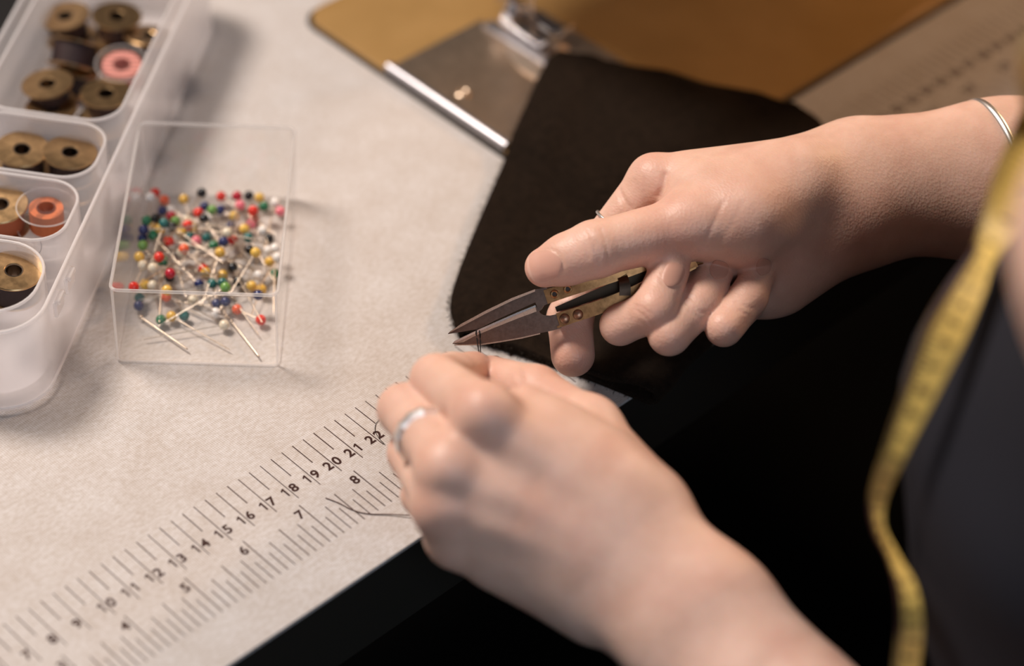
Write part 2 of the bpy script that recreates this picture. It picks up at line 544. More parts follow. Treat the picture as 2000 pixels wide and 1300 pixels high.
# head, arm and pillar above the frame; head and arm deepened to shade bed
def rbox_loft(secs):
    m = MB()
    rings = []
    for x, y0, y1, z0, z1, r in secs:
        rings.append([(x, p[0], p[1]) for p in rrect(y0, y1, z0, z1, r, 6)])
    return m.loft(rings)
hx = F0[0]
rbox_loft([(hx - 3.4, 15.2, 24.6, 10.6, 24.0, 1.6), (hx - 3.0, 14.4, 25.4, 9.8, 25.2, 2), (hx + 2.8, 14.2, 25.6, 9.6, 25.4, 2), (hx + 3.6, 14.6, 25.2, 11.6, 25.0, 2)]).build('head', m_bed, mach, smooth=50)
rbox_loft([(hx + 3.4, 14.6, 25.2, 13.2, 24.8, 2), (hx + 12, 14.8, 25.0, 13.6, 24.4, 2), (75, 14.2, 25.4, 13.0, 25.2, 2)]).build('arm', m_bed, mach, smooth=50)
MB().loft([[(*p, z) for p in rrect(67 + i * .6, 75.2, 13.4 + i * .3, 22.4 - i * .3, 1.5)] for i, z in enumerate((0.3, 3, 9, 14.6))]).build('pillar', m_bed, mach, smooth=50)
MB().lathe([(0, 0), (5.5, 0), (6.2, 0.4), (6.2, 1.8), (5.5, 2.2), (2, 2.6), (0, 2.6)], (75.2, 17.9, 18.6), (1, 0, 0), 40).build('hand_wheel', m_chrome, mach)

# ------------------------------------------------------------------ black case beyond the bobbin box
u2 = np.array([0.804, 0.594, 0]); w2 = np.array([-0.594, 0.804, 0])
def SV(s, v, z=0.0):
    return s * u2 + v * w2 + np.array([0, 0, z])
cse = MB()
cse.loft([[SV(p[0], p[1], z) for p in rrect(33 + i, 47 - i, 10.0 + i, 17 - i, 0.8)] for i, z in ((0.15, 0.0), (0, 0.2), (0, 1.5), (0.15, 1.75), (0.5, 1.85))])
tag(cse.build('zip_case', m_black, smooth=50), 'black flat case beyond the bobbin box at top left corner', 'case')

# ------------------------------------------------------------------ bobbin box
bbx = thing('bobbin_box', 'frosted translucent plastic box with compartments full of bobbins', 'storage box', SV(30, 6))
def shell(s0, s1, v0, v1, r, z0, z1, t, zin=None):
    m = MB()
    zin = z0 + t if zin is None else zin
    o_ = rrect(s0, s1, v0, v1, r, 10); i_ = rrect(s0 + t, s1 - t, v0 + t, v1 - t, max(r - t, 0.05), 10)
    ch = 0.18
    low = rrect(s0 + ch, s1 - ch, v0 + ch, v1 - ch, max(r - ch, .05), 10)
    R_ = lambda P, z: [SV(p[0], p[1], z) for p in P]
    m.loft([R_(low, z0), R_(o_, z0 + ch), R_(o_, z1), R_(i_, z1), R_(i_, zin)])
    return m
outer = shell(18.75, 45, 2.62, 9.35, 1.9, 0.0, 3.95, 0.10).build('outer_shell', m_frost, bbx, smooth=40)
for q, (s0, s1) in enumerate(((19.55, 23.5), (23.65, 27.25), (27.4, 30.85), (31.0, 44.3))):
    cup = shell(s0, s1, 3.1, 8.65, 1.25 if q else 1.7, 0.12, 4.2, 0.08, 0.2).build('compartment', m_frost, bbx, smooth=40)
    m = MB()
    pts = rrect(s0 + .04, s1 - .04, 3.14, 8.61, 1.21 if q else 1.66, 10)
    pts = [SV(p[0], p[1], 4.2) for p in pts]
    m.tube(pts + [pts[0]], 0.06, 8)
    m.build('rim', m_frostrim, cup, smooth=60)
m = MB(); pts = [SV(p[0], p[1], 3.95) for p in rrect(18.8, 44.95, 2.67, 9.3, 1.85, 10)]
m.tube(pts + [pts[0]], 0.07, 8).build('outer_rim', m_frostrim, bbx, smooth=60)
m = MB(); pts = [SV(p[0], p[1], 0.32) for p in rrect(18.78, 44.95, 2.64, 9.3, 1.88, 10)]
m.tube(pts + [pts[0]], 0.06, 8).build('base_ridge', m_frostrim, bbx, smooth=60)
for s_ in (21.6, 22.9):
    m = MB()
    m.obox(SV(s_, 2.54, 3.25), u2 * 0.42, w2 * 0.08, (0, 0, 0.36))
    m.obox(SV(s_, 2.48, 3.55), u2 * 0.34, w2 * 0.12, (0, 0, 0.1))
    m.build('latch', m_frostrim, bbx, bevel=0.06)

# bobbins
def bobbin(c, label, metal=True, thread='black', tilt=(0, 0, 1), fill=0.78, rr=1.05):
    c = np.asarray(c, float); ax = unit(tilt)
    H = 1.12
    t = thing('bobbin', label, 'bobbin', c - ax * H, 'bobbins in the frosted box')
    fm = m_brass if metal else m_clear
    b0 = c - ax * H
    for hgt, nm in ((0.0, 'lower_flange'), (H - 0.09, 'upper_flange')):
        f = MB()
        f.lathe([(0.33, 0.0), (rr - 0.03, 0.0), (rr, 0.03), (rr, 0.06), (rr - 0.03, 0.09), (0.36, 0.09), (0.31, 0.05)], b0 + ax * hgt, ax, 40, closed=True)
        f.build(nm, fm, t, smooth=25)
        if not metal:
            MB().torus(b0 + ax * (hgt + 0.045), ax, rr, 0.03, 40, 8).build('flange_edge', m_rim, t, smooth=80)
    k = MB()
    k.lathe([(0.29, 0.02), (0.35, 0.02), (0.35, H - 0.02), (0.29, H - 0.02)], b0, ax, 28, closed=True)
    k.build('hub', m_hub if metal else m_clear, t, smooth=40)
    if fill > 0.4:
        k = MB()
        k.lathe([(0.37, 0.1), (fill, 0.1), (fill + 0.01, H * 0.5), (fill, H - 0.1), (0.37, H - 0.1)], b0, ax, 32, closed=True)
        k.build('thread_winding', m_thr[thread], t, smooth=40)
    return t

first = bobbin(U(27, 527, 3.55), 'brass bobbin of near-black thread in the nearest compartment of the frosted box', True, 'black', (0.03, -0.1, 1), 0.95)
e_ = U(70, 478, 3.7)
MB().tube(spline([U(72, 500, 3.2), U(79, 490, 3.5), U(81, 480, 3.7), U(78, 468, 3.75)], 6), 0.02, 6).build('loose_thread', m_thr['black'], first, smooth=80)
bobbin(U(0, 398, 3.4), 'brass bobbin with orange thread cut by left photo edge', True, 'rust', (-0.05, -0.05, 1), 0.82)
bobbin(U(90, 402, 3.5), 'clear plastic bobbin wound with copper-orange thread', False, 'orange', (0.02, -0.06, 1), 0.64, 1.1)
bobbin(U(90, 470, 2.1), 'clear plastic bobbin lying under the copper-orange one', False, 'white', (0.0, 0.0, 1), 0.3, 1.1)
bobbin(U(43, 290, 3.3), 'brass bobbin left of two side by side behind the copper-orange bobbin', True, 'brown', (0.0, -0.08, 1), 0.8)
bobbin(U(137, 296, 3.35), 'brass bobbin right of two side by side behind the copper-orange bobbin', True, 'black', (0.05, -0.05, 1), 0.8)
bobbin(U(60, 352, 1.9), 'brass bobbin lying lowest under the side-by-side pair, left one', True, 'brown', (0.1, 0.1, 1), 0.7)
bobbin(U(150, 368, 1.9), 'brass bobbin lying lowest under the side-by-side pair, right one', True, 'brown', (-0.1, 0.1, 1), 0.7)
bobbin(U(92, 162, 2.7), 'brass bobbin in long rear compartment, leftmost and higher of an overlapping pair', True, 'brown', (-0.05, 0.08, 1))
bobbin(U(100, 210, 2.1), 'brass bobbin in long rear compartment, half covered by the rear compartment divider', True, 'brown', (0.03, 0.0, 1))
bobbin(U(207, 181, 2.7), 'brass bobbin just in front of the pink and white bobbin', True, 'brown', (0.02, 0.03, 1))
bobbin(U(197, 238, 1.7), 'brass bobbin showing only its hub, below the one before the pink bobbin', True, 'brown', (0.0, -0.05, 1))
bobbin(U(237, 122, 2.9), 'clear bobbin wound with pink thread beside the frosted box wall', False, 'pink', (-0.1, -0.1, 1), 0.8)
bobbin(U(127, 30, 2.5), 'brass bobbin at the far end of the box, left of two', True, 'brown', (-0.1, 0.1, 1))
bobbin(U(228, 30, 2.7), 'brass bobbin at the far end of the box, right of two', True, 'brown', (0.05, -0.02, 1))
bobbin(U(228, 85, 1.5), 'brass bobbin underneath the far right bobbin', True, 'brown', (0, 0, 1))
bobbin(U(150, 82, 2.35), 'tilted steel bobbin of dark thread amid the far bobbins', True, 'black', (0.55, 0.35, 0.65), 0.9)
bobbin(U(160, 122, 1.6), 'dark thread bobbin lying in front of the tilted steel one', True, 'black', (0.1, -0.1, 1), 0.97)
bobbin(U(291, 68, 2.4), 'brass bobbin partly behind the right wall of the box at far end', True, 'black', (0.2, 0.1, 1))

# ------------------------------------------------------------------ pin box and pins
B0 = np.array([17.41, 13.97, 0]); e1 = unit([0.7185, -0.6955, 0]); e2 = np.array([-e1[1], e1[0], 0])
BL, BD, BH = 6.14, 10.0, 3.55
def PB(a, b_, z): return B0 + a * e1 + b_ * e2 + np.array([0, 0, z])
pbx = thing('pin_box', 'clear plastic open box holding colourful glass-headed pins', 'box', PB(BL / 2, BD / 2, 0))
def pring(ins, z, r=0.35): return [PB(p[0], p[1], z) for p in rrect(ins, BL - ins, ins, BD - ins, max(r - ins, 0.06), 7)]
MB().loft([pring(0.16, 0.0), pring(0.06, 0.08), pring(0.0, BH), pring(0.10, BH), pring(0.16, 0.14)]).build('box_body', m_clear, pbx, smooth=30)
pts = pring(0.05, BH); MB().tube(pts + [pts[0]], 0.065, 8).build('rim', m_rim, pbx, smooth=60)
pts = pring(0.08, 0.06); MB().tube(pts + [pts[0]], 0.05, 8).build('base_edge', m_rim, pbx, smooth=60)
for a_, b_ in ((0.12, 0.12), (BL - 0.12, 0.12), (0.12, BD - 0.12), (BL - 0.12, BD - 0.12)):
    MB().tube([PB(a_, b_, 0.1), PB(a_, b_, BH - 0.02)], 0.05, 8).build('corner_edge', m_rim, pbx, smooth=60)

PC = dict(red=(0.75, 0.035, 0.02), orange=(0.8, 0.13, 0.05), crimson=(0.45, 0.01, 0.03), pink=(0.85, 0.2, 0.25), white=(0.85, 0.8, 0.75), pearl=(0.75, 0.66, 0.5),
          yellow=(0.80, 0.50, 0.10), gold=(0.72, 0.42, 0.07), green=(0.02, 0.16, 0.07), lightgreen=(0.16, 0.33, 0.08), teal=(0.02, 0.14, 0.13), navy=(0.015, 0.025, 0.11), black=(0.008, 0.008, 0.01))
CN = dict(lightgreen='light green', navy='navy blue', pearl='pearl cream')
pm = {k: mat('pin_head_' + k, v, 0.12, spec=0.6) for k, v in PC.items()}
m_needle = mat('pin_wire', (0.60, 0.50, 0.40), 0.3, 1.0)
heads = [(372,60,'red',0),(437,110,'orange',0),(483,185,'white',0),(487,225,'crimson',0),(495,300,'black',0),(312,255,'green',0),(375,240,'black',0),(290,320,'navy',0),(285,380,'navy',0),(285,430,'lightgreen',0),
 (370,300,'yellow',0),(560,335,'yellow',0),(617,370,'teal',0),(468,400,'red',0),(678,200,'red',0),(720,155,'navy',0),(775,180,'lightgreen',0),(832,180,'navy',0),(750,238,'white',0),(838,85,'red',0),(950,82,'crimson',0),
 (1033,80,'black',0),(1140,155,'green',0),(1070,230,'red',0),(1255,190,'pink',0),(930,225,'yellow',0),(912,290,'navy',0),(1000,315,'yellow',0),(1130,325,'white',0),(1175,380,'black',0),(915,390,'red',0),(785,430,'green',0),
 (828,480,'black',0),(1040,460,'black',0),(1172,465,'white',0),(1180,545,'gold',0),(1235,515,'white',0),(1215,630,'green',0),(428,540,'green',0),(260,510,'yellow',0),(287,570,'pearl',0),(475,655,'black',0),(712,597,'red',0),
 (682,700,'navy',0),(868,725,'lightgreen',0),(955,685,'black',0),(918,585,'black',0),(1100,640,'white',0),(1052,715,'yellow',0),(1122,740,'gold',0),(1100,780,'navy',0),(300,705,'yellow',0),(355,712,'pearl',0),(222,722,'red',0),
 (455,745,'yellow',0),(575,105,'gold',0),(235,70,'red',0),(340,90,'white',0),(190,430,'lightgreen',0),(700,60,'black',0),(540,420,'white',0),(600,250,'pearl',0),(400,330,'white',0),(1220,130,'white',0),(960,130,'white',0),
 (170,500,'yellow',0),(150,540,'white',0),(640,300,'yellow',0),(880,340,'pearl',0),(560,480,'pearl',0),(1050,280,'pink',0),(150,700,'orange',0),
 (262,800,'teal',1),(257,855,'navy',1),(413,955,'green',1),(487,930,'gold',1),(577,925,'teal',1),(805,840,'navy',1),(800,905,'white',1),(860,990,'pearl',1),(950,880,'orange',1),(1118,955,'red',1),(640,815,'pearl',1),(450,790,'orange',1),(870,825,'navy',1)]
for _ in range(26):
    heads.append((rng.uniform(200, 1240), rng.uniform(90, 700), rng.choice(list(PC)), 0))
HR = 0.205
headmesh = {}; placed = []
shaft_cache = {}
def local(p):
    q = p - B0
    return np.array([q @ e1, q @ e2, q[2]])
for hx_, hy_, cn, floor_ in heads:
    px, py = 200 + hx_ * 0.27686, 360 + hy_ * 0.27686
    z = 0.32 if floor_ else 0.35
    # lift until clear of pins already lying there
    best = None
    for zz in np.arange(z, 1.9, 0.08):
        p = U(px, py, zz); l = local(p)
        if not (0.4 < l[0] < BL - 0.4 and 0.4 < l[1] < BD - 0.5):
            continue
        if all(np.linalg.norm(p - q) > 2 * HR for q in placed):
            best = (p, l)
            if floor_ or rng.random() < 0.22 + 0.25 * (zz > 0.8):
                break
    if best is None:
        continue
    p, l = best
    placed.append(p)
    # the shaft falls to the box floor, staying inside the walls
    for _ in range(60):
        a = rng.uniform(0, 2 * math.pi)
        ln = rng.uniform(2.7, 3.3)
        ez = rng.uniform(0.16, 0.5) if not floor_ else 0.18
        if rng.random() < 0.25 and not floor_: ez = l[2] + rng.uniform(-0.2, 0.3)
        hor = math.sqrt(max(ln ** 2 - (l[2] - ez) ** 2, 0.1))
        ta, tb = l[0] + hor * math.cos(a), l[1] + hor * math.sin(a)
        if 0.3 < ta < BL - 0.3 and (0.3 if floor_ else 1.3) < tb < 7.2:
            break
    else:
        ta, tb, ez = BL / 2, 3.4, 0.3
    tip = PB(ta, tb, ez)
    colw = ('left', 'centre', 'right')[min(2, int(l[0] / BL * 3))]
    roww = ('front', 'middle', 'back')[min(2, int(max(0, l[1] - 1.0) / 5.2 * 3))]
    where = 'at the %s %s of the heap in the clear box' % (roww, colw) if not floor_ else 'lying low behind the front wall of clear box, %s' % colw
    pin = thing('dressmaking_pin', '%s-headed pin %s' % (CN.get(cn, cn), where), 'pin', p - [0, 0, HR], '%s-headed pins %s' % (CN.get(cn, cn), where))
    if cn not in headmesh:
        h_ = MB().sphere(p, HR, 14, 9).build('head', pm[cn], pin, smooth=180)
        headmesh[cn] = (h_.data, p)
    else:
        h_ = bpy.data.objects.new('head', headmesh[cn][0]); COL.objects.link(h_); h_.parent = pin
    MB().tube([p, p + (tip - p) * 0.96, tip], [0.023, 0.023, 0.005], 6).build('shaft', m_needle, pin, smooth=80)
# two pins lying free on the floor of the box near the front wall
for n_, (a, b_, hc) in enumerate((((825, 855), (1110, 1220), 'pearl'), ((270, 935), (605, 1165), 'teal'))):
    A_ = U(200 + a[0] * .27686, 360 + a[1] * .27686, 0.2); B_ = U(200 + b_[0] * .27686, 360 + b_[1] * .27686, 0.2)
    la, lb = local(A_), local(B_)
    lb[0] = min(lb[0], BL - 0.3); lb[1] = max(lb[1], 0.3); la[1] = max(la[1], 0.4)
    A_, B_ = PB(*la), PB(*lb)
    pin = thing('dressmaking_pin', ('bare steel pin lying on the box floor behind front right corner', 'thin steel pin on the box floor behind front left of clear wall')[n_], 'pin', A_ - [0, 0, .1])
    MB().sphere(A_, 0.09, 12, 8).build('head', m_needle, pin, smooth=180)
    MB().tube([A_, A_ + (B_ - A_) * 0.96, B_], [0.036, 0.036, 0.006], 6).build('shaft', m_needle, pin, smooth=80)

# ------------------------------------------------------------------ implicit surfaces for the body
VIEW = ROT[2]                     # only used as the direction the palms happen to face

class Field:
    def __init__(s, lo, hi, h):
        s.lo = np.array(lo, float); s.h = h
        s.n = np.ceil((np.array(hi) - s.lo) / h).astype(int) + 1
        s.a = np.full(s.n, 4.0, np.float32)
        s.ax = [(s.lo[i] + h * np.arange(s.n[i])).astype(np.float32) for i in range(3)]
    def sub(s, lo, hi):
        i0 = np.clip(np.floor((np.array(lo) - s.lo) / s.h).astype(int), 0, s.n - 1)
        i1 = np.clip(np.ceil((np.array(hi) - s.lo) / s.h).astype(int) + 1, 1, s.n)
        sl = tuple(slice(a, b) for a, b in zip(i0, i1))
        X = [s.ax[k][sl[k]].reshape([-1 if j == k else 1 for j in range(3)]) for k in range(3)]
        return sl, X
    def at(s, p):
        q = (np.asarray(p) - s.lo) / s.h
        q = np.clip(q, 0, np.array(s.n) - 1.001)
        i = np.floor(q).astype(int); f = q - i
        r = 0
        for dx in (0, 1):
            for dy in (0, 1):
                for dz in (0, 1):
                    w_ = (f[..., 0] if dx else 1 - f[..., 0]) * (f[..., 1] if dy else 1 - f[..., 1]) * (f[..., 2] if dz else 1 - f[..., 2])
                    r = r + w_ * s.a[i[..., 0] + dx, i[..., 1] + dy, i[..., 2] + dz]
        return r
    def grad(s, p, e=None):
        e = e or s.h
        p = np.asarray(p, float)
        g = np.stack([s.at(p + np.eye(3)[k] * e) - s.at(p - np.eye(3)[k] * e) for k in range(3)], -1)
        return g / (np.linalg.norm(g, axis=-1, keepdims=True) + 1e-9)

def smin(a, b, k):
    h = np.maximum(k - np.abs(a - b), 0) / k
    return np.minimum(a, b) - h * h * k * 0.25

def cone_d(X, a, b, r1, r2, n=None, s=1.0):
    a = np.asarray(a, np.float32); b = np.asarray(b, np.float32)
    ba = b - a; L2 = float(ba @ ba) + 1e-9
    t = ((X[0] - a[0]) * ba[0] + (X[1] - a[1]) * ba[1] + (X[2] - a[2]) * ba[2]) / L2
    t = np.clip(t, 0, 1)
    vx = X[0] - a[0] - t * ba[0]; vy = X[1] - a[1] - t * ba[1]; vz = X[2] - a[2] - t * ba[2]
    d2 = vx * vx + vy * vy + vz * vz
    if n is not None:
        vn = vx * n[0] + vy * n[1] + vz * n[2]
        d2 = d2 + vn * vn * (1 / (s * s) - 1)
        d = np.sqrt(d2) - (r1 + (r2 - r1) * t)
        return d * (0.5 + 0.5 * s)
    return np.sqrt(d2) - (r1 + (r2 - r1) * t)

def group(F, prims, k, base=None, root=None, kroot=0.6, rroot=1.3, kmin=0.06):
    """prims: (a, b, r1, r2[, n, s]).  union into F; blends widely only near root"""
    pts = np.array([p for q in prims for p in q[:2]]); rm = max(max(q[2], q[3]) for q in prims) + 1.0
    sl, X = F.sub(pts.min(0) - rm, pts.max(0) + rm)
    G = None
    for q in prims:
        d = cone_d(X, *q)
        G = d if G is None else smin(G, d, k)
    if root is None:
        F.a[sl] = np.minimum(F.a[sl], G)
    else:
        rr = np.sqrt((X[0] - root[0]) ** 2 + (X[1] - root[1]) ** 2 + (X[2] - root[2]) ** 2)
        kk = kmin + kroot * np.exp(-(rr / rroot) ** 2)
        F.a[sl] = smin(F.a[sl], G, kk)

def dent(F, path, amp, w):
    """press a groove (amp>0) or raise a ridge (amp<0) of half-width w along a polyline"""
    path = np.array(path, float)
    if len(path) == 1: path = np.vstack([path, path + 1e-3])
    sl, X = F.sub(path.min(0) - 3 * w, path.max(0) + 3 * w)
    d = None
    for i in range(len(path) - 1):
        q = cone_d(X, path[i], path[i + 1], 0, 0)
        d = q if d is None else np.minimum(d, q)
    F.a[sl] += (amp * np.exp(-(d / w) ** 2)).astype(np.float32)

def surf_pt(F, px, py, d0=70.0, d1=100.0):
    """first point of the body surface on the sight line through a pixel"""
    ds = np.arange(d0, d1, 0.03)
    r = ROT.T @ np.array([(px - 1000) / FPX, (py - 650) / FPX, 1.0])
    P = CAM + ds[:, None] * r
    inside = np.all((P > F.lo) & (P < F.lo + F.h * (np.array(F.n) - 1)), 1)
    val = np.where(inside, F.at(P), 9)
    i = np.argmax(val < 0)
    if val[i] >= 0: return None
    t = val[i - 1] / (val[i - 1] - val[i] + 1e-9)
    return P[i - 1] + t * (P[i] - P[i - 1])

def crease(F, pix, amp, w, d0=70, d1=100):
    pts = [surf_pt(F, x, y, d0, d1) for x, y in pix]
    pts = [p for p in pts if p is not None]
    if len(pts) > 1: dent(F, pts, amp, w)

def surface_nets(F, smooth=2):
    V = F.a; s = V < 0
    c = np.zeros(np.array(V.shape) - 1, np.uint8)
    for dx in (0, 1):
        for dy in (0, 1):
            for dz in (0, 1):
                c += s[dx:V.shape[0] - 1 + dx, dy:V.shape[1] - 1 + dy, dz:V.shape[2] - 1 + dz]
    act = (c > 0) & (c < 8)
    idx = np.argwhere(act)
    ids = np.full(act.shape, -1, np.int32); ids[act] = np.arange(len(idx))
    val = {}
    for dx in (0, 1):
        for dy in (0, 1):
            for dz in (0, 1):
                val[dx, dy, dz] = V[idx[:, 0] + dx, idx[:, 1] + dy, idx[:, 2] + dz]
    acc = np.zeros((len(idx), 3)); cnt = np.zeros(len(idx))
    for k in range(3):
        for o1 in (0, 1):
            for o2 in (0, 1):
                a = [0, 0, 0]; oth = [j for j in range(3) if j != k]
                a[oth[0]] = o1; a[oth[1]] = o2
                b = a.copy(); b[k] = 1
                va, vb = val[tuple(a)], val[tuple(b)]
                m_ = (va < 0) != (vb < 0)
                t = np.where(m_, va / (va - vb + 1e-12), 0)
                p = np.repeat(np.array([a], float), len(idx), 0); p[:, k] = t
                acc += p * m_[:, None]; cnt += m_
    P = F.lo + F.h * (idx + acc / cnt[:, None])
    faces = []
    for k in range(3):
        o = [j for j in range(3) if j != k]
        sa = np.moveaxis(s, k, 0)
        ch = sa[:-1] != sa[1:]
        I = np.moveaxis(ids, k, 0)
        e = np.argwhere(ch)
        e = e[(e[:, 1] > 0) & (e[:, 2] > 0) & (e[:, 1] < I.shape[1]) & (e[:, 2] < I.shape[2])]
        i, j, l = e.T
        q = np.stack([I[i, j - 1, l - 1], I[i, j, l - 1], I[i, j, l], I[i, j - 1, l]], 1)
        flip = sa[i, j, l]
        if k == 1: flip = ~flip
        q[~flip] = q[~flip][:, ::-1]
        faces.append(q)
    faces = np.concatenate(faces)
    faces = faces[(faces >= 0).all(1)]
    for _ in range(smooth):
        S = np.zeros_like(P); n = np.zeros(len(P))
        for a, b in ((0, 1), (1, 2), (2, 3), (3, 0)):
            for x, y in ((a, b), (b, a)):
                for d in range(3):
                    S[:, d] += np.bincount(faces[:, x], P[faces[:, y], d], len(P))
                n += np.bincount(faces[:, x], None, len(P))
        P = P * 0.5 + 0.5 * S / np.maximum(n, 1)[:, None]
    return P, faces

def J(d):
    return {k: D(*v) for k, v in d.items()}

# ---- right hand and forearm, palm turned to the left, closed round the snips
RH = J(dict(t_tip=(1064, 522, 86.2), t_ip=(1160, 487, 85.9), t_mcp=(1352, 438, 86.5), t_cmc=(1585, 385, 88.2),
    i_mcp=(1278, 352, 88.5), i_pip=(1162, 500, 89.0), i_dip=(1113, 622, 88.4), i_tip=(1119, 693, 87.8),
    m_mcp=(1302, 470, 89.0), m_mid=(1266, 560, 88.7), m_pip=(1211, 635, 86.5), m_dip=(1278, 605, 85.6), m_tip=(1308, 527, 86.3),
    r_mcp=(1375, 520, 88.6), r_pip=(1307, 653, 85.6), r_dip=(1366, 596, 86.5), r_tip=(1400, 520, 87.4),
    p_mcp=(1475, 565, 88.8), p_pip=(1414, 640, 86.0), p_dip=(1462, 580, 86.8), p_tip=(1491, 512, 87.4),
    w_i=(1640, 330, 89.6), w_m=(1650, 365, 90.2), w_r=(1660, 405, 90.0), w_p=(1665, 440, 89.6),
    th=(1455, 428, 86.9), web0=(1560, 345, 88.0), web1=(1375, 372, 87.7), hy0=(1650, 440, 88.9), hy1=(1525, 548, 88.5),
    wrist=(1700, 366, 89.6), fore=(1960, 352, 90.4), elb=(2750, 330, 96.0)))
pts = np.array(list(RH.values())); 
FR = Field(np.minimum(D(1020, 560, 84.5), pts.min(0)) - 1.3, [48.5, 5.2, 9.6], 0.06)
j = RH
nz = -VIEW
EL = j['fore'] + unit(j['elb'] - j['fore']) * 7
group(FR, [(j['w_i'], j['i_mcp'], 1.2, 0.93), (j['w_m'], j['m_mcp'], 1.2, 0.95), (j['w_r'], j['r_mcp'], 1.15, 0.92), (j['w_p'], j['p_mcp'], 1.1, 0.88),
           (j['t_cmc'], j['th'], 1.25, 1.4), (j['th'], j['t_mcp'], 1.4, 1.1), (j['web0'], j['web1'], 1.25, 1.0), (j['hy0'], j['hy1'], 1.35, 1.15),
           (j['wrist'], j['fore'], 2.62, 2.78, nz, 0.74), (j['fore'], EL, 2.78, 3.3, nz, 0.78)], 1.35)
group(FR, [(j['i_mcp'], j['i_pip'], 0.93, 0.84), (j['i_pip'], j['i_dip'], 0.82, 0.80), (j['i_dip'], j['i_tip'], 0.82, 0.80)], 0.25, root=j['i_mcp'])
group(FR, [(j['m_mcp'], j['m_mid'], 0.86, 0.74), (j['m_mid'], j['m_pip'], 0.74, 0.68), (j['m_pip'], j['m_dip'], 0.70, 0.80), (j['m_dip'], j['m_tip'], 0.80, 0.72)], 0.22, root=j['m_mcp'])
group(FR, [(j['r_mcp'], j['r_pip'], 0.82, 0.72), (j['r_pip'], j['r_dip'], 0.72, 0.76), (j['r_dip'], j['r_tip'], 0.76, 0.68)], 0.22, root=j['r_mcp'])
group(FR, [(j['p_mcp'], j['p_pip'], 0.80, 0.64), (j['p_pip'], j['p_dip'], 0.64, 0.68), (j['p_dip'], j['p_tip'], 0.68, 0.60)], 0.2, root=j['p_mcp'])
group(FR, [(j['t_mcp'], j['t_ip'], 1.08, 0.98), (j['t_ip'], j['t_ip'] * 0.45 + j['t_tip'] * 0.55, 0.98, 0.88), (j['t_ip'] * 0.45 + j['t_tip'] * 0.55, j['t_tip'], 0.88, 0.72)], 0.35, root=j['t_mcp'], kroot=0.9, rroot=2.0)
# thumb joint wrinkles, folds between thumb and palm, finger joint lines
WR = [([(1150, 450), (1160, 478), (1170, 512)], 0.035, 0.06), ([(1174, 446), (1184, 478), (1188, 515)], 0.04, 0.06), ([(1140, 462), (1147, 484), (1150, 505)], 0.03, 0.05), ([(1163, 470), (1176, 500)], 0.03, 0.05),
      ([(1208, 368), (1218, 390), (1231, 408)], 0.13, 0.09), ([(1240, 352), (1246, 376)], 0.03, 0.06), ([(1258, 348), (1262, 372)], 0.03, 0.06), ([(1300, 340), (1296, 362), (1287, 382)], 0.10, 0.10),
      ([(1412, 395), (1394, 436), (1374, 478), (1352, 505)], 0.03, 0.09), ([(1452, 395), (1428, 440), (1402, 480)], 0.012, 0.12),
      ([(1240, 604), (1258, 616), (1272, 634)], 0.05, 0.05), ([(1236, 594), (1256, 602), (1270, 612)], 0.035, 0.05), ([(1252, 628), (1270, 644)], 0.03, 0.05),
      ([(1340, 592), (1362, 608), (1386, 614)], 0.05, 0.055), ([(1346, 608), (1368, 622), (1384, 626)], 0.04, 0.05), ([(1338, 578), (1360, 590)], 0.03, 0.05),
      ([(1436, 588), (1456, 600), (1474, 602)], 0.04, 0.05), ([(1440, 604), (1458, 614)], 0.03, 0.05),
      ([(1560, 560), (1610, 540), (1650, 520)], 0.02, 0.10)]
for k_ in range(9):          # fine cross lines on the thumb's side
    x_ = 1205 + k_ * 13
    WR.append(([(x_, 470 - k_ * 4), (x_ + 6, 500 - k_ * 3)], 0.012, 0.05))
for pix, amp, w in WR:
    crease(FR, pix, amp, w)
def nail_fold(pc, axis, hl, hw):
    ax = np.array(axis, float) / np.linalg.norm(axis); sd_ = np.array([-ax[1], ax[0]])
    pix = [np.array(pc) + ax * hl * 1.06 * u_ + sd_ * hw * 1.06 * v_ for u_, v_ in ((0.75, -0.97), (0.2, -1.0), (-0.5, -0.97), (-0.9, -0.6), (-1.0, 0), (-0.9, 0.6), (-0.5, 0.97), (0.2, 1.0), (0.75, 0.97))]
    crease(FR, pix, 0.035, 0.055)
NAILS = [((1064, 519), (-66, 16), 33, 29, 'glossy pale pink thumbnail'), ((1314, 537), (14, -30), 24, 19, 'small pink nail of curled middle finger'),
         ((1404, 527), (10, -30), 19, 17, 'small pink nail of curled ring finger'), ((1491, 521), (10, -30), 17, 14, 'small pink nail of curled little finger')]
for n_ in NAILS: nail_fold(*n_[:4])
RP, RF = surface_nets(FR)

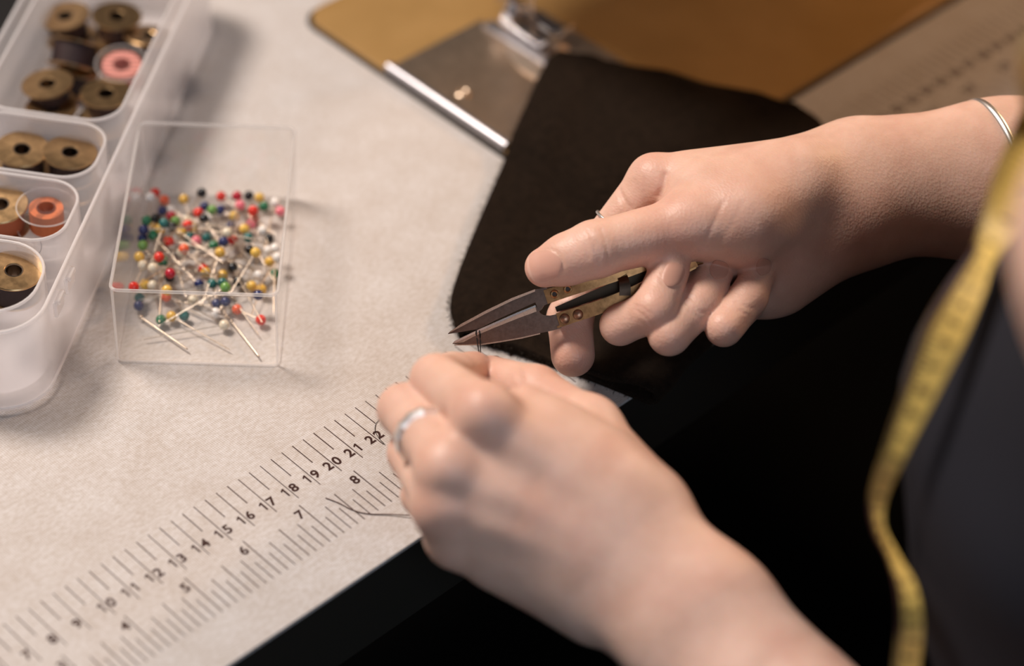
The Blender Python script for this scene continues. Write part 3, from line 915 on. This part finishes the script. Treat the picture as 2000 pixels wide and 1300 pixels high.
# ---- left hand: back of the hand towards the camera, thumb and forefinger pinching the thread
LH = J(dict(t_tip=(957, 731, 85.0), t_ip=(1045, 766, 83.6), t_mcp=(1150, 838, 81.5), t_cmc=(1262, 985, 79.2),
    i_mcp=(948, 806, 77.6), i_pip=(852, 742, 80.9), i_dip=(884, 733, 83.2), i_tip=(926, 722, 84.6),
    m_mcp=(876, 912, 77.6), m_pip=(789, 800, 81.0), m_dip=(812, 805, 83.4), m_tip=(868, 795, 84.7),
    r_mcp=(866, 990, 77.9), r_pip=(806, 885, 81.3), r_dip=(830, 880, 83.6), r_tip=(890, 860, 84.6),
    p_mcp=(888, 1052, 78.8), p_pip=(826, 966, 81.2), p_dip=(850, 955, 82.8), p_tip=(890, 930, 83.6),
    w_i=(1240, 1040, 78.2), w_m=(1220, 1075, 77.9), w_r=(1195, 1105, 78.0), w_p=(1170, 1135, 78.6),
    pal0=(1010, 960, 79.6), pal1=(1160, 1020, 79.6), hy0=(985, 1085, 79.4), hy1=(1160, 1175, 79.0),
    web0=(1150, 905, 78.9), web1=(1025, 803, 79.3), web2=(1085, 880, 78.9), web3=(1190, 965, 78.5), car=(1225, 1085, 78.2), wrist=(1368, 1222, 77.2), fore=(1500, 1385, 76.2)))
j = LH
elL = np.array([21.0, -37.0, 3.0])
ELL = j['fore'] + unit(elL - j['fore']) * 8
allp = np.array([v for v in LH.values()])
FL = Field(np.minimum(allp.min(0), ELL - [0, 0, 0]) - [2.0, 0.0, 1.4], allp.max(0) + [2.6, 1.6, 1.6], 0.09)
group(FL, [(j['w_i'], j['i_mcp'], 1.15, 0.86), (j['w_m'], j['m_mcp'], 1.15, 0.88), (j['w_r'], j['r_mcp'], 1.1, 0.84), (j['w_p'], j['p_mcp'], 1.05, 0.80),
           (j['t_cmc'], j['t_mcp'], 1.3, 1.05), (j['web0'], j['web1'], 1.3, 0.9), (j['pal0'], j['pal1'], 1.3, 1.4), (j['hy0'], j['hy1'], 1.15, 1.35),
           (j['car'], j['wrist'], 2.5, 2.38, nz, 0.62), (j['wrist'], j['fore'], 2.38, 2.5, nz, 0.74), (j['fore'], ELL, 2.5, 3.2, nz, 0.8), (j['web2'], j['web3'], 1.25, 1.4)], 1.2)
for f_, r_ in (('i', (0.90, 0.86, 0.78, 0.66)), ('m', (0.91, 0.87, 0.78, 0.66)), ('r', (0.88, 0.83, 0.74, 0.64)), ('p', (0.80, 0.72, 0.66, 0.58))):
    a, b_, c_, d_ = (j[f_ + s_] for s_ in ('_mcp', '_pip', '_dip', '_tip'))
    group(FL, [(a, b_, r_[0], r_[1]), (b_, c_, r_[1], r_[2]), (c_, d_, r_[2], r_[3])], 0.22, root=a, kroot=1.0, rroot=1.6)
    dent(FL, [a + nz * 0.75], -0.05, 0.6)                      # knuckle
    dent(FL, [a * 0.72 + j['w_' + f_] * 0.28 + nz * 0.9, a * 0.3 + j['w_' + f_] * 0.7 + nz * 1.1], -0.03, 0.3)   # tendon
for a, b_ in (('i', 'm'), ('m', 'r'), ('r', 'p')):
    p0 = (j[a + '_mcp'] + j[b_ + '_mcp']) / 2; p1 = (j['w_' + a] + j['w_' + b_]) / 2
    dent(FL, [p0 + nz * 0.8, p0 * 0.6 + p1 * 0.4 + nz * 0.9], 0.06, 0.5)
group(FL, [(j['t_mcp'], j['t_ip'], 1.03, 0.92), (j['t_ip'], j['t_tip'], 0.92, 0.68)], 0.3, root=j['t_mcp'], kroot=0.9, rroot=2.0)
crease(FL, [(1013, 722), (1018, 740), (1012, 760)], 0.10, 0.10)
LP, LF = surface_nets(FL)

# ---- upper arms, shoulders, trunk under the clothes (coarse, outside the frame)
shL = D(2340, 488, 58); shR = np.array([52.0, -26.0, 28.0])
elR = EL + unit(RH['elb'] - RH['fore']) * 13
FB = Field(np.min([shL, shR, elR, elL, EL, ELL], 0) - 8, np.max([shL, shR, elR, elL, EL, ELL], 0) + [8, 8, 9], 0.5)
fr0, fl0 = RH['fore'] * 0.45 + EL * 0.55, LH['fore'] * 0.45 + ELL * 0.55
group(FB, [(fr0, EL, 3.02, 3.34, nz, 0.78), (EL, elR, 3.34, 3.9, nz, 0.85), (fl0, ELL, 2.84, 3.24, nz, 0.8), (ELL, elL, 3.24, 3.8, nz, 0.85)], 0.35)
F2 = Field(FB.lo, FB.lo + FB.h * (np.array(FB.n) - 1), 0.5)
F2.a = F2.a[:FB.n[0], :FB.n[1], :FB.n[2]]
group(F2, [(elR, shR, 3.8, 5.2), (elL, shL, 3.7, 4.0), (shL, (35, -26, 28), 4.0, 6.5), (shR, (35, -26, 28), 5.0, 6.5), ((35, -26, 28), (35, -27, 0), 8, 9), ((35.5, -25.5, 30), (35, -23, 40), 5.6, 5.4)], 2.0)
FB.a[:F2.a.shape[0], :F2.a.shape[1], :F2.a.shape[2]] = smin(FB.a[:F2.a.shape[0], :F2.a.shape[1], :F2.a.shape[2]], F2.a, 0.8)
BP, BF = surface_nets(FB, 2)

person = thing('person', 'person in navy top snipping a thread with both hands', 'person', (35, -26, -30))
V = np.vstack([RP, LP, BP]); Fc = np.vstack([RF, LF + len(RP), BF + len(RP) + len(LP)])
body = make('body', V, Fc, m_skin, person, smooth=180)
# flush: redder fingertips, joints and the fold between thumb and palm
fl_ = np.zeros(len(V))
def flush(p, r, s): 
    global fl_
    fl_ = np.maximum(fl_, s * np.exp(-np.sum((V - p) ** 2, 1) / (r * r)))
for h_ in (RH, LH):
    for k_ in ('t_tip', 'i_tip', 'm_tip', 'r_tip', 'p_tip'): flush(h_[k_], 1.1, 0.55)
    for k_ in ('t_ip', 'm_dip', 'r_dip', 'p_dip', 'i_pip', 'm_pip', 'r_pip', 'p_pip'): flush(h_[k_], 0.95, 0.35)
    for k_ in ('i_mcp', 'm_mcp', 'r_mcp', 'p_mcp'): flush(h_[k_], 1.2, 0.32)
flush(RH['t_tip'], 1.3, 0.45); flush(RH['i_tip'], 1.2, 0.75); flush(D(1310, 480, 86), 1.6, 0.4)
at_ = body.data.attributes.new('flush', 'FLOAT', 'POINT'); at_.data.foreach_set('value', fl_.astype(np.float32))

# fingernails grown on the finger surface
def nail(pc, axis, hl, hw, label, F=FR, free=0.12):
    """pc: pixel of the nail's middle, axis: pixel direction to the free edge, half length / half width in pixels"""
    ax = np.array(axis, float) / np.linalg.norm(axis); sd_ = np.array([-ax[1], ax[0]])
    nu, nv = 15, 13
    top = []; ok = []
    for i in range(nu):
        for k in range(nv):
            u_ = -1 + 2 * i / (nu - 1); v_ = -1 + 2 * k / (nv - 1)
            w_ = (1 - max(0, -u_) ** 3 * 0.55) * (1 - max(0, u_) ** 4 * 0.25)
            uu = u_ * (1 - 0.16 * v_ * v_)
            q = np.array(pc) + ax * hl * uu + sd_ * hw * v_ * w_
            p = surf_pt(F, *q)
            top.append(p)
    if any(p is None for p in top): 
        return None
    top = np.array(top); g = F.grad(top, 0.12)
    n_ = g.reshape(nu, nv, 3)
    lift = 0.035
    T = top + g * lift; Bm = top - g * 0.05
    vs = np.vstack([T, Bm]); fs = []; mi = []
    o_ = nu * nv
    for i in range(nu - 1):
        for k in range(nv - 1):
            a = i * nv + k
            fs.append((a, a + nv, a + nv + 1, a + 1)); mi.append(1 if i >= nu - 2 else 0)
    edge = [k for k in range(nv)] + [i * nv + nv - 1 for i in range(1, nu)] + [(nu - 1) * nv + k for k in range(nv - 2, -1, -1)] + [i * nv for i in range(nu - 2, 0, -1)]
    for a, b_ in zip(edge, edge[1:] + edge[:1]):
        fs.append((a, b_, b_ + o_, a + o_)); mi.append(0)
    ob = make('fingernail', vs, fs, [m_nail, m_nailtip] if hl > 28 else [m_fnail, m_fnail], person, smooth=70, mi=mi)
    ob['label'] = label
    return ob
for n_ in NAILS: nail(*n_)

# ------------------------------------------------------------------ clothing
torso = []
rx, ry = 0.715, -0.697
for z, cx, cy, a, b_, sh in ((-32, 36, -24, 15, 11, 2.0), (-20, 36, -24, 14, 10.5, 2.2), (-8, 36, -23.4, 13, 10, 2.4), (0, 35.8, -22.6, 13, 10.2, 2.3), (5, 35.4, -21.8, 13.2, 10.9, 1.6), (9, 35.4, -21.5, 13.4, 11.5, 1.2), (12, 35.2, -21.3, 13.6, 11.7, 1.3), (15, 35.2, -21.6, 13.6, 11.2, 2.0),
                         (19, 35.2, -22.2, 13.8, 10.2, 3.0), (23, 35.2, -23.0, 14, 9.0, 3.4), (27, 35.2, -23.8, 14, 8.0, 3.2), (30, 35.2, -24.5, 13, 7.2, 2.4), (33, 35.2, -25, 9.5, 6.2, 2.0)):
    ring = []
    for q in np.linspace(0, 2 * math.pi, 72, endpoint=False):
        wob = 1 + 0.010 * math.sin(5 * q + z * 0.3) + 0.006 * math.sin(9 * q - z * 0.5)
        ring.append((cx + sh * rx + a * wob * math.cos(q), cy + sh * ry + b_ * wob * math.sin(q), z))
    torso.append(ring)
zz = spline([[p for r_ in ring for p in r_] for ring in torso], 4)
top = MB().loft([r_.reshape(-1, 3) for r_ in zz]).build('top', m_navy, person, smooth=180)
top['label'] = 'sleeveless navy cotton top'

m_rivet = mat('copper_rivet', (0.42, 0.24, 0.15), 0.4, 0.8)
# ------------------------------------------------------------------ snips (thread clippers)
# the cutting plane runs through the blade tips, the rivets and the bow in the palm
Q0, Q1, Q2 = D(880, 662, 87.4), D(1085, 590, 86.95), D(1400, 500, 88.0)
pn = unit(np.cross(Q1 - Q0, D(1085, 640, 87.0) - Q0))
if pn @ VIEW > 0: pn = -pn                      # pn points to the near side
def S(px, py, off=0.0):
    r = ROT.T @ np.array([(px - 1000) / FPX, (py - 650) / FPX, 1.0])
    t = ((Q0 + pn * off - CAM) @ pn) / (r @ pn)
    return CAM + t * r
snips = thing('thread_snips', 'bronze-handled thread snips held in right hand with blades open', 'scissors', S(1070, 600))
up_pix = [(875, 652), (878, 648), (900, 633), (925, 619), (950, 606), (975, 594), (1000, 582), (1025, 572), (1045, 565), (1068, 561), (1072, 578), (1073, 592), (1063, 596), (1058, 604), (1053, 608), (1046, 590), (1010, 606), (970, 624), (935, 642), (905, 647)]
lo_pix = [(884, 671), (888, 667), (910, 656), (935, 644), (970, 628), (1010, 611), (1046, 596), (1050, 602), (1054, 610), (1062, 615), (1074, 616), (1088, 613), (1094, 626), (1097, 640), (1080, 645), (1055, 650), (1020, 658), (980, 665), (940, 671), (905, 673)]
bl = MB().prism([S(x, y, -0.10) for x, y in up_pix], pn * 0.09).build('blade', m_steel, snips, smooth=30)
MB().prism([S(x, y, -0.005) for x, y in [(875, 651), (900, 632.5), (950, 605.5), (1000, 581.5), (1045, 564.5), (1045, 569), (1000, 587), (950, 611.5), (902, 637)]], pn * 0.02).build('bevel', m_bevel, bl, smooth=30)
b2_ = MB().prism([S(x, y, 0.02) for x, y in lo_pix], pn * 0.09).build('blade', m_steel, snips, smooth=30)
MB().prism([S(x, y, 0.112) for x, y in [(885, 670.5), (889, 667), (935, 645), (1010, 612), (1045, 597.5), (1048, 608), (1010, 622), (960, 642), (925, 657), (905, 668)]], pn * 0.012).build('bevel', m_bevel, b2_, smooth=30)
MB().prism([S(x, y, 0.112) for x, y in [(884, 670), (888, 665.5), (935, 643), (1010, 610), (1046, 595.5), (1046, 599), (1010, 614), (935, 647.5), (890, 669)]], pn * 0.02).build('cutting_edge', m_edge, b2_, smooth=30)
MB().prism([S(x, y, 0.02) for x, y in [(888, 672.5), (940, 671), (980, 665), (1020, 658), (1055, 650), (1055, 652), (1020, 660.5), (980, 667.5), (940, 673.5), (888, 674)]], pn * 0.10).build('back_edge', m_bevel, b2_, smooth=30)

def strip(pix, half, offs, thick, name, parent=snips, m_=m_bronze):
    """flat strip facing the near side; pix centre line, half height in pixels"""
    c = spline([(*p, h_, o_) for p, h_, o_ in zip(pix, half, offs)], 6)
    rings = []
    for i in range(len(c)):
        t = unit(c[min(i + 1, len(c) - 1)][:2] - c[max(i - 1, 0)][:2]); n_ = np.array([-t[1], t[0]])
        a = S(*(c[i][:2] - n_ * c[i][2]), c[i][3]); b_ = S(*(c[i][:2] + n_ * c[i][2]), c[i][3])
        rings.append([a, b_, b_ + pn * thick, a + pn * thick])
    return MB().loft(rings).build(name, m_, parent, smooth=30)
ua = strip([(1066, 580), (1100, 569), (1150, 554), (1200, 539), (1245, 524), (1290, 508), (1350, 492)], [14, 13, 12, 11, 10, 9, 9], [-0.0, 0, 0, -0.05, -0.15, -0.3, -0.45], 0.06, 'upper_arm')
strip([(1066, 567), (1100, 557), (1150, 543), (1200, 529), (1245, 516), (1290, 500), (1350, 484)], [2.2] * 7, [-0.55, -0.55, -0.55, -0.6, -0.7, -0.8, -0.95], 0.6, 'upper_flange', ua)
la = strip([(1090, 625), (1130, 612), (1175, 597), (1215, 581), (1260, 560), (1310, 536), (1360, 512)], [14, 13, 12.5, 12, 11, 10, 9], [0.12, 0.12, 0.12, 0.1, 0.05, -0.1, -0.3], 0.06, 'lower_arm')
strip([(1086, 604), (1130, 588), (1175, 571), (1215, 555), (1260, 536), (1310, 515), (1360, 500)], [5, 8, 10, 11, 10, 9, 8], [-0.55, -0.55, -0.55, -0.55, -0.6, -0.7, -0.8], 0.06, 'back_plate', la, mat('shaded_bronze', (0.06, 0.04, 0.025), 0.45, 0.8))  # darker bronze paints the shade inside the arm's channel
strip([(1091, 637), (1130, 624), (1175, 609), (1215, 592), (1260, 571), (1310, 546), (1360, 521)], [2] * 7, [-0.5, -0.5, -0.5, -0.5, -0.55, -0.7, -0.8], 0.66, 'lower_flange', la)
# spring bow hidden in the palm
bow = [S(1350, 488, -0.45), S(1395, 472, -0.5), S(1425, 470, -0.55), S(1432, 486, -0.55), S(1410, 500, -0.5), S(1360, 512, -0.35)]
MB().tube(spline(bow, 6), 0.12, 10).build('spring_bow', m_bronze, snips)
# stop clip standing on the lower arm
strip([(1221, 577), (1221, 562), (1219, 549), (1216, 540)], [11, 11, 10, 10], [0.19, 0.2, 0.16, 0.02], 0.05, 'stop_clip', snips, mat('clip_bronze', (0.13, 0.085, 0.06), 0.3, 0.9))
strip([(1216, 540), (1214, 537), (1212, 540)], [10, 10, 10], [0.0, -0.2, -0.42], 0.04, 'stop_clip_hook', snips, mat('clip_bronze_dark', (0.06, 0.04, 0.03), 0.3, 0.9))
for px, py in ((1083, 574), (1109, 564)):
    MB().torus(S(px, py, 0.07), pn, 0.115, 0.045, 28, 8).build('eyelet', m_brass, snips)
    MB().lathe([(0.0, 0), (0.10, 0), (0.10, 0.015), (0, 0.015)], S(px, py, 0.065), pn, 20).build('eyelet_hole_shade', m_dark, snips)  # solid dark disc, painted shade in place of an open hole
for px, py in ((1103, 622), (1129, 614)):
    MB().lathe([(0.19, 0), (0.19, 0.03), (0.16, 0.09), (0.10, 0.125), (0.001, 0.14)], S(px, py, 0.17), pn, 24).build('rivet', m_rivet, snips)

# ------------------------------------------------------------------ threads
m_thread = mat('black_sewing_thread', (0.012, 0.008, 0.008), 0.7, spec=0.2)
tp = [D(938, 690, 85.6), S(935.5, 660, 0.2), S(932, 643, 0.16), S(937, 641.5, 0.1), S(938.5, 655, 0.2), D(940, 690, 85.5)]
tp0 = spline([D(936, 692, 85.4), S(932, 665, 0.22), S(930, 648, 0.17), S(934.5, 643, 0.05), S(937, 650, 0.2), S(938, 668, 0.22), D(938.5, 692, 85.4)], 10)
tag(MB().tube(tp0, 0.022, 6).build('sewing_thread', m_thread, smooth=80), 'black thread loop stretched over the open snip blade', 'thread')
zt = 0.03
p_ = spline([U(741, 819, zt), U(734, 828, zt), U(733, 842, zt), U(741, 856, zt), U(752, 868, zt)], 8)
tag(MB().tube(p_, 0.011, 6).build('sewing_thread', m_thread, smooth=80), 'short curved hair-thin thread end lying across the printed figure 22', 'thread')
p_ = spline([U(636, 972, zt), U(662, 982, zt), U(690, 996, zt), U(720, 1003, zt), U(760, 1004, .05), U(800, 1006, .1)], 8)
tag(MB().tube(p_, 0.02, 6).build('sewing_thread', mat('brown_thread_end', (0.10, 0.05, 0.04), 0.7), smooth=80), 'brown thread end running from under left hand over inch ticks', 'thread')

# ------------------------------------------------------------------ jewellery
ax_ = unit(RH['i_pip'] - RH['i_mcp'])
rc = RH['i_mcp'] + (RH['i_pip'] - RH['i_mcp']) * 0.62
tag(MB().torus(rc, ax_, 0.935, 0.06, 48, 10).build('finger_ring', m_silver, smooth=80), 'thin silver ring on right forefinger, only its edge showing', 'ring')
ax_ = unit(LH['m_pip'] - LH['m_mcp'])
rc = LH['m_mcp'] + (LH['m_pip'] - LH['m_mcp']) * 0.53
lr = thing('finger_ring', 'faceted silver band on the left hand', 'ring', rc)
g_ = MB()
a_, b_ = frame(ax_)
rings = []
for i, q in enumerate(np.linspace(0, 2 * math.pi, 28, endpoint=False)):
    o_ = math.cos(q) * a_ + math.sin(q) * b_
    R0 = 0.89; R1 = 1.0 + (0.035 if i % 2 else 0.0)
    hw = 0.17 + (0.02 if i % 2 else 0)
    rings.append([rc + o_ * R0 - ax_ * hw, rc + o_ * R1 - ax_ * hw * 0.8, rc + o_ * (R1 + 0.02), rc + o_ * R1 + ax_ * hw * 0.8, rc + o_ * R0 + ax_ * hw])
rings.append(rings[0])
g_.loft(rings, caps=False).build('band', m_silver, lr, smooth=15)
bc = RH['wrist'] + (RH['fore'] - RH['wrist']) * 0.93
ax_ = unit(RH['fore'] - RH['wrist']); ax_ = unit(ax_ - 0.22 * ROT[1] + 0.1 * VIEW)
brc = thing('bangle', 'plain silver bangle round the right forearm', 'bangle', bc)
hy_ = unit(np.cross(ax_, VIEW))
MB().torus(bc - ROT[1] * 0.1, ax_, 2.86, 0.17, 72, 14, sx=1.02, sy=0.82, a=hy_).build('band', m_silver, brc, smooth=80)

# ------------------------------------------------------------------ dark wool piece: a flattened tube with its fold towards the sewer
wool = thing('wool_fabric', 'dark brown folded wool piece running from presser foot to table edge', 'fabric', (36, 8, 0))
# rows from the cut end to the foot: left edge, right (folded) edge
rowsL = [U(890, 640, 0.5), U(879, 600, 0.5), U(893, 540, 0.5), U(930, 445, 0.5), U(975, 335, 0.6), U(1030, 200, 0.9), U(1068, 115, 0.95), U(1095, 92, 0.95)]
rowsR = [U(1262, 776, 0.35), U(1300, 742, 0.4), U(1330, 700, 0.5), U(1390, 640, 0.5), U(1470, 520, 0.6), U(1560, 340, 0.9), U(1600, 240, 0.95), U(1545, 196, 0.95)]
rl = spline(rowsL, 8); rr_ = spline(rowsR, 8)
m = MB(); rings = []
nr = len(rl)
for i in range(nr):
    A_, B_ = rl[i], rr_[i]
    tt = i / (nr - 1)
    ring = []
    nv = 34
    def bedz(p):
        return 0.42 * min(1, max(0, (p[0] - 36.5) / 1.0)) * min(1, max(0, (p[1] - 7.6) / 1.0))
    sag = -0.9 * max(0, 1 - tt * 3.2)
    def pt(v_, layer):
        p = A_ * (1 - v_) + B_ * v_
        if tt < 0.25:      # the cut end bows outward like a curve
            p = p + (U(1060, 728, .3) - U(1060, 700, .3)) * math.sin(math.pi * v_) * (1 - tt * 4) * -0.25
        wv_ = 0.09 * math.sin(v_ * 9 + tt * 4) + 0.07 * math.sin(tt * 13 - v_ * 5) + 0.05 * math.sin(v_ * 21 + tt * 17)
        base = bedz(p)
        h_ = 0.16 if layer == 0 else 0.42 + 0.28 * math.exp(-((v_ - 0.97) / 0.12) ** 2) + wv_ + 0.10 * math.exp(-((v_ - 0.13) / 0.05) ** 2) - 0.10 * math.exp(-((v_ - 0.20) / 0.02) ** 2)
        z = base + h_
        if p[1] < 0.2 and layer == 1: z += 0.0
        return np.array([p[0], p[1], z])
    for v_ in np.linspace(0, 1, nv): ring.append(pt(v_, 1))
    p1 = pt(1, 1); p0 = pt(1, 0); out = unit((B_ - A_) * [1, 1, 0])
    hh = (p1[2] - p0[2]) / 2
    for q in np.linspace(0, math.pi, 9)[1:-1]:
        ring.append((p1 + p0) / 2 + out * hh * 1.25 * math.sin(q) + np.array([0, 0, hh * math.cos(q)]))
    for v_ in np.linspace(1, 0.02, nv): ring.append(pt(v_, 0))
    rings.append(ring)
m.loft(rings, close=False, caps=False)
wf = m.build('cloth', m_wool, wool, smooth=180)
so = wf.modifiers.new('thickness', 'SOLIDIFY'); so.thickness = 0.0022; so.offset = 0
# frayed fibres along the left edge, the cut end and over the fold
fz = MB()
rings = np.array(rings)
for i in range(2600):
    w_ = rng.random()
    if w_ < 0.45:
        r_ = rings[int(rng.random() * (nr - 1))]; p = r_[0 if rng.random() < .6 else -1]; d_ = unit((r_[0] - r_[8]) * [1, 1, 0])
    elif w_ < 0.8:
        r_ = rings[0]; k_ = int(rng.random() * (rings.shape[1] - 1)); f_ = rng.random(); p = r_[k_] * f_ + r_[k_ + 1] * (1 - f_); d_ = unit((rings[0][k_] - rings[3][k_]) * [1, 1, 0])
    else:
        r_ = rings[int(rng.random() * 12)]; k_ = 26 + int(rng.random() * 14); p = r_[k_]; d_ = np.array([0, 0, 1.0])
    p = p + rng.normal(0, 0.05, 3)
    d_ = unit(d_ + rng.normal(0, 0.7, 3)); ln = rng.uniform(0.06, 0.24)
    a_, b_ = frame(d_)
    bend = rng.normal(0, 0.4, 3) * ln * 0.3
    w0 = 0.007
    fz.add([p - a_ * w0, p + a_ * w0, p + d_ * ln * .5 + bend + b_ * w0, p + d_ * ln + bend], [(0, 1, 2), (0, 2, 3), (1, 3, 2)])
o = fz.build('frayed_fibres', m_fuzz, wool, smooth=0); o['kind'] = 'stuff'

# ------------------------------------------------------------------ tape measure round the neck
ctl = [  # px, py, depth, half width px, edge turn (near/far lean)
    (2110, 60, 61, 60, 0.2), (2050, 230, 62.5, 58, 0.2), (1985, 370, 64, 52, 0.3), (1925, 490, 65.5, 26, 1.0), (1890, 560, 66.5, 34, 0.7), (1846, 645, 67.5, 42, 0.3), (1798, 760, 68.5, 33, 0.3), (1752, 870, 69.5, 24, 0.5),
    (1716, 965, 70.3, 19, 0.7), (1716, 1030, 70.8, 13, 1.0), (1745, 1090, 71.3, 12, 1.1), (1770, 1150, 71.6, 20, 0.6), (1777, 1220, 71.8, 26, 0.3), (1770, 1300, 72, 28, 0.2), (1755, 1420, 72.3, 28, 0.2)]
def px_of(p):
    q = ROT @ (np.asarray(p, float) - CAM)
    return (1000 + FPX * q[0] / q[2], 650 + FPX * q[1] / q[2], q[2])
up = [(*px_of(w_), 46, 0.3) for w_ in ((38, -33.5, 37.5), (31.5, -31, 38), (28.6, -26, 36.5), (28.2, -21.5, 32.5))]
n_up = len(up) * 10
ctl = up + ctl
c = spline(ctl, 10)
c0 = c[:, 2].copy()
from mathutils.bvhtree import BVHTree
tv = [Vector(p) for r_ in zz for p in r_.reshape(-1, 3)]
tf = [(i * 72 + k, i * 72 + (k + 1) % 72, (i + 1) * 72 + (k + 1) % 72, (i + 1) * 72 + k) for i in range(len(zz) - 1) for k in range(72)]
bvh = BVHTree.FromPolygons(tv, tf)
for i in range(len(c)):
    dm = 999
    for off in (-c[i][3], 0, c[i][3], c[i][3] + 25):
        dr = ROT.T @ np.array([(c[i][0] + off - 1000) / FPX, (c[i][1] - 650) / FPX, 1.0])
        hit = bvh.ray_cast(Vector(CAM), Vector(unit(dr)))
        if hit[0] is not None:
            dm = min(dm, (np.array(hit[0]) - CAM) @ VIEW)
    c[i][2] = dm - 0.9 if dm < 900 else -1
good = [i for i in range(len(c)) if c[i][2] > 0]
for i in range(len(c)):
    if c[i][2] < 0: c[i][2] = c[min(good, key=lambda g: abs(g - i))][2]
dsm = c[:, 2].copy()
for _ in range(30):
    dsm[1:-1] = (dsm[:-2] + dsm[1:-1] + dsm[2:]) / 3
    dsm = np.minimum(dsm, c[:, 2])
wt = np.clip((np.arange(len(c)) - n_up + 12) / 12.0, 0, 1)
c[:, 2] = dsm * wt + c0 * (1 - wt)
tape = thing('tape_measure', 'yellow tape measure hanging from the neck over the navy top', 'tape measure', D(*c[-1][:3]))
rings = []; mids = []
for i in range(len(c)):
    px, py, dp, hw, tw = c[i]
    t = unit(c[min(i + 1, len(c) - 1)][:2] - c[max(i - 1, 0)][:2]); n_ = np.array([-t[1], t[0]])
    a_ = D(px - n_[0] * hw, py - n_[1] * hw, dp - 0.5 * tw); b_ = D(px + n_[0] * hw, py + n_[1] * hw, dp + 0.5 * tw)
    tt = D(*c[min(i + 1, len(c) - 1)][:3]) - D(*c[max(i - 1, 0)][:3])
    nn = unit(np.cross(b_ - a_, tt))
    if nn @ VIEW > 0: nn = -nn
    rings.append([a_ - nn * .02, b_ - nn * .02, b_ + nn * .02, a_ + nn * .02]); mids.append((a_, b_, nn))
MB().loft(rings).build('ribbon', m_tape, tape, smooth=40)
mk = MB()
for i in range(0, len(mids) - 1):
    a_, b_, nn = mids[i]; a2, b2 = mids[i + 1][:2]
    for f_ in (0.0, 0.35, 0.7):
        A_ = a_ * (1 - f_) + a2 * f_; B_ = b_ * (1 - f_) + b2 * f_; dirv = unit(a2 - a_) * 0.025
        L_ = 0.42 if f_ == 0 else 0.22
        q0 = B_ + nn * .026; q1 = B_ + (A_ - B_) * L_ + nn * .026
        mk.add([q0 - dirv, q0 + dirv, q1 + dirv, q1 - dirv], [(0, 1, 2, 3)])
    if i % 4 == 0:
        cc_ = a_ * .62 + b_ * .38 + nn * .026; ex = unit(b_ - a_); ey = unit(a2 - a_)
        vs, fs = digit(str((i // 4) % 9 + 1))
        mk.add([cc_ + ex * p[1] * .4 + ey * p[0] * .4 for p in vs], fs)
mk.build('printed_marks', m_ink, tape, smooth=0)

for o in bpy.data.objects:
    if '_org' in o: del o['_org']
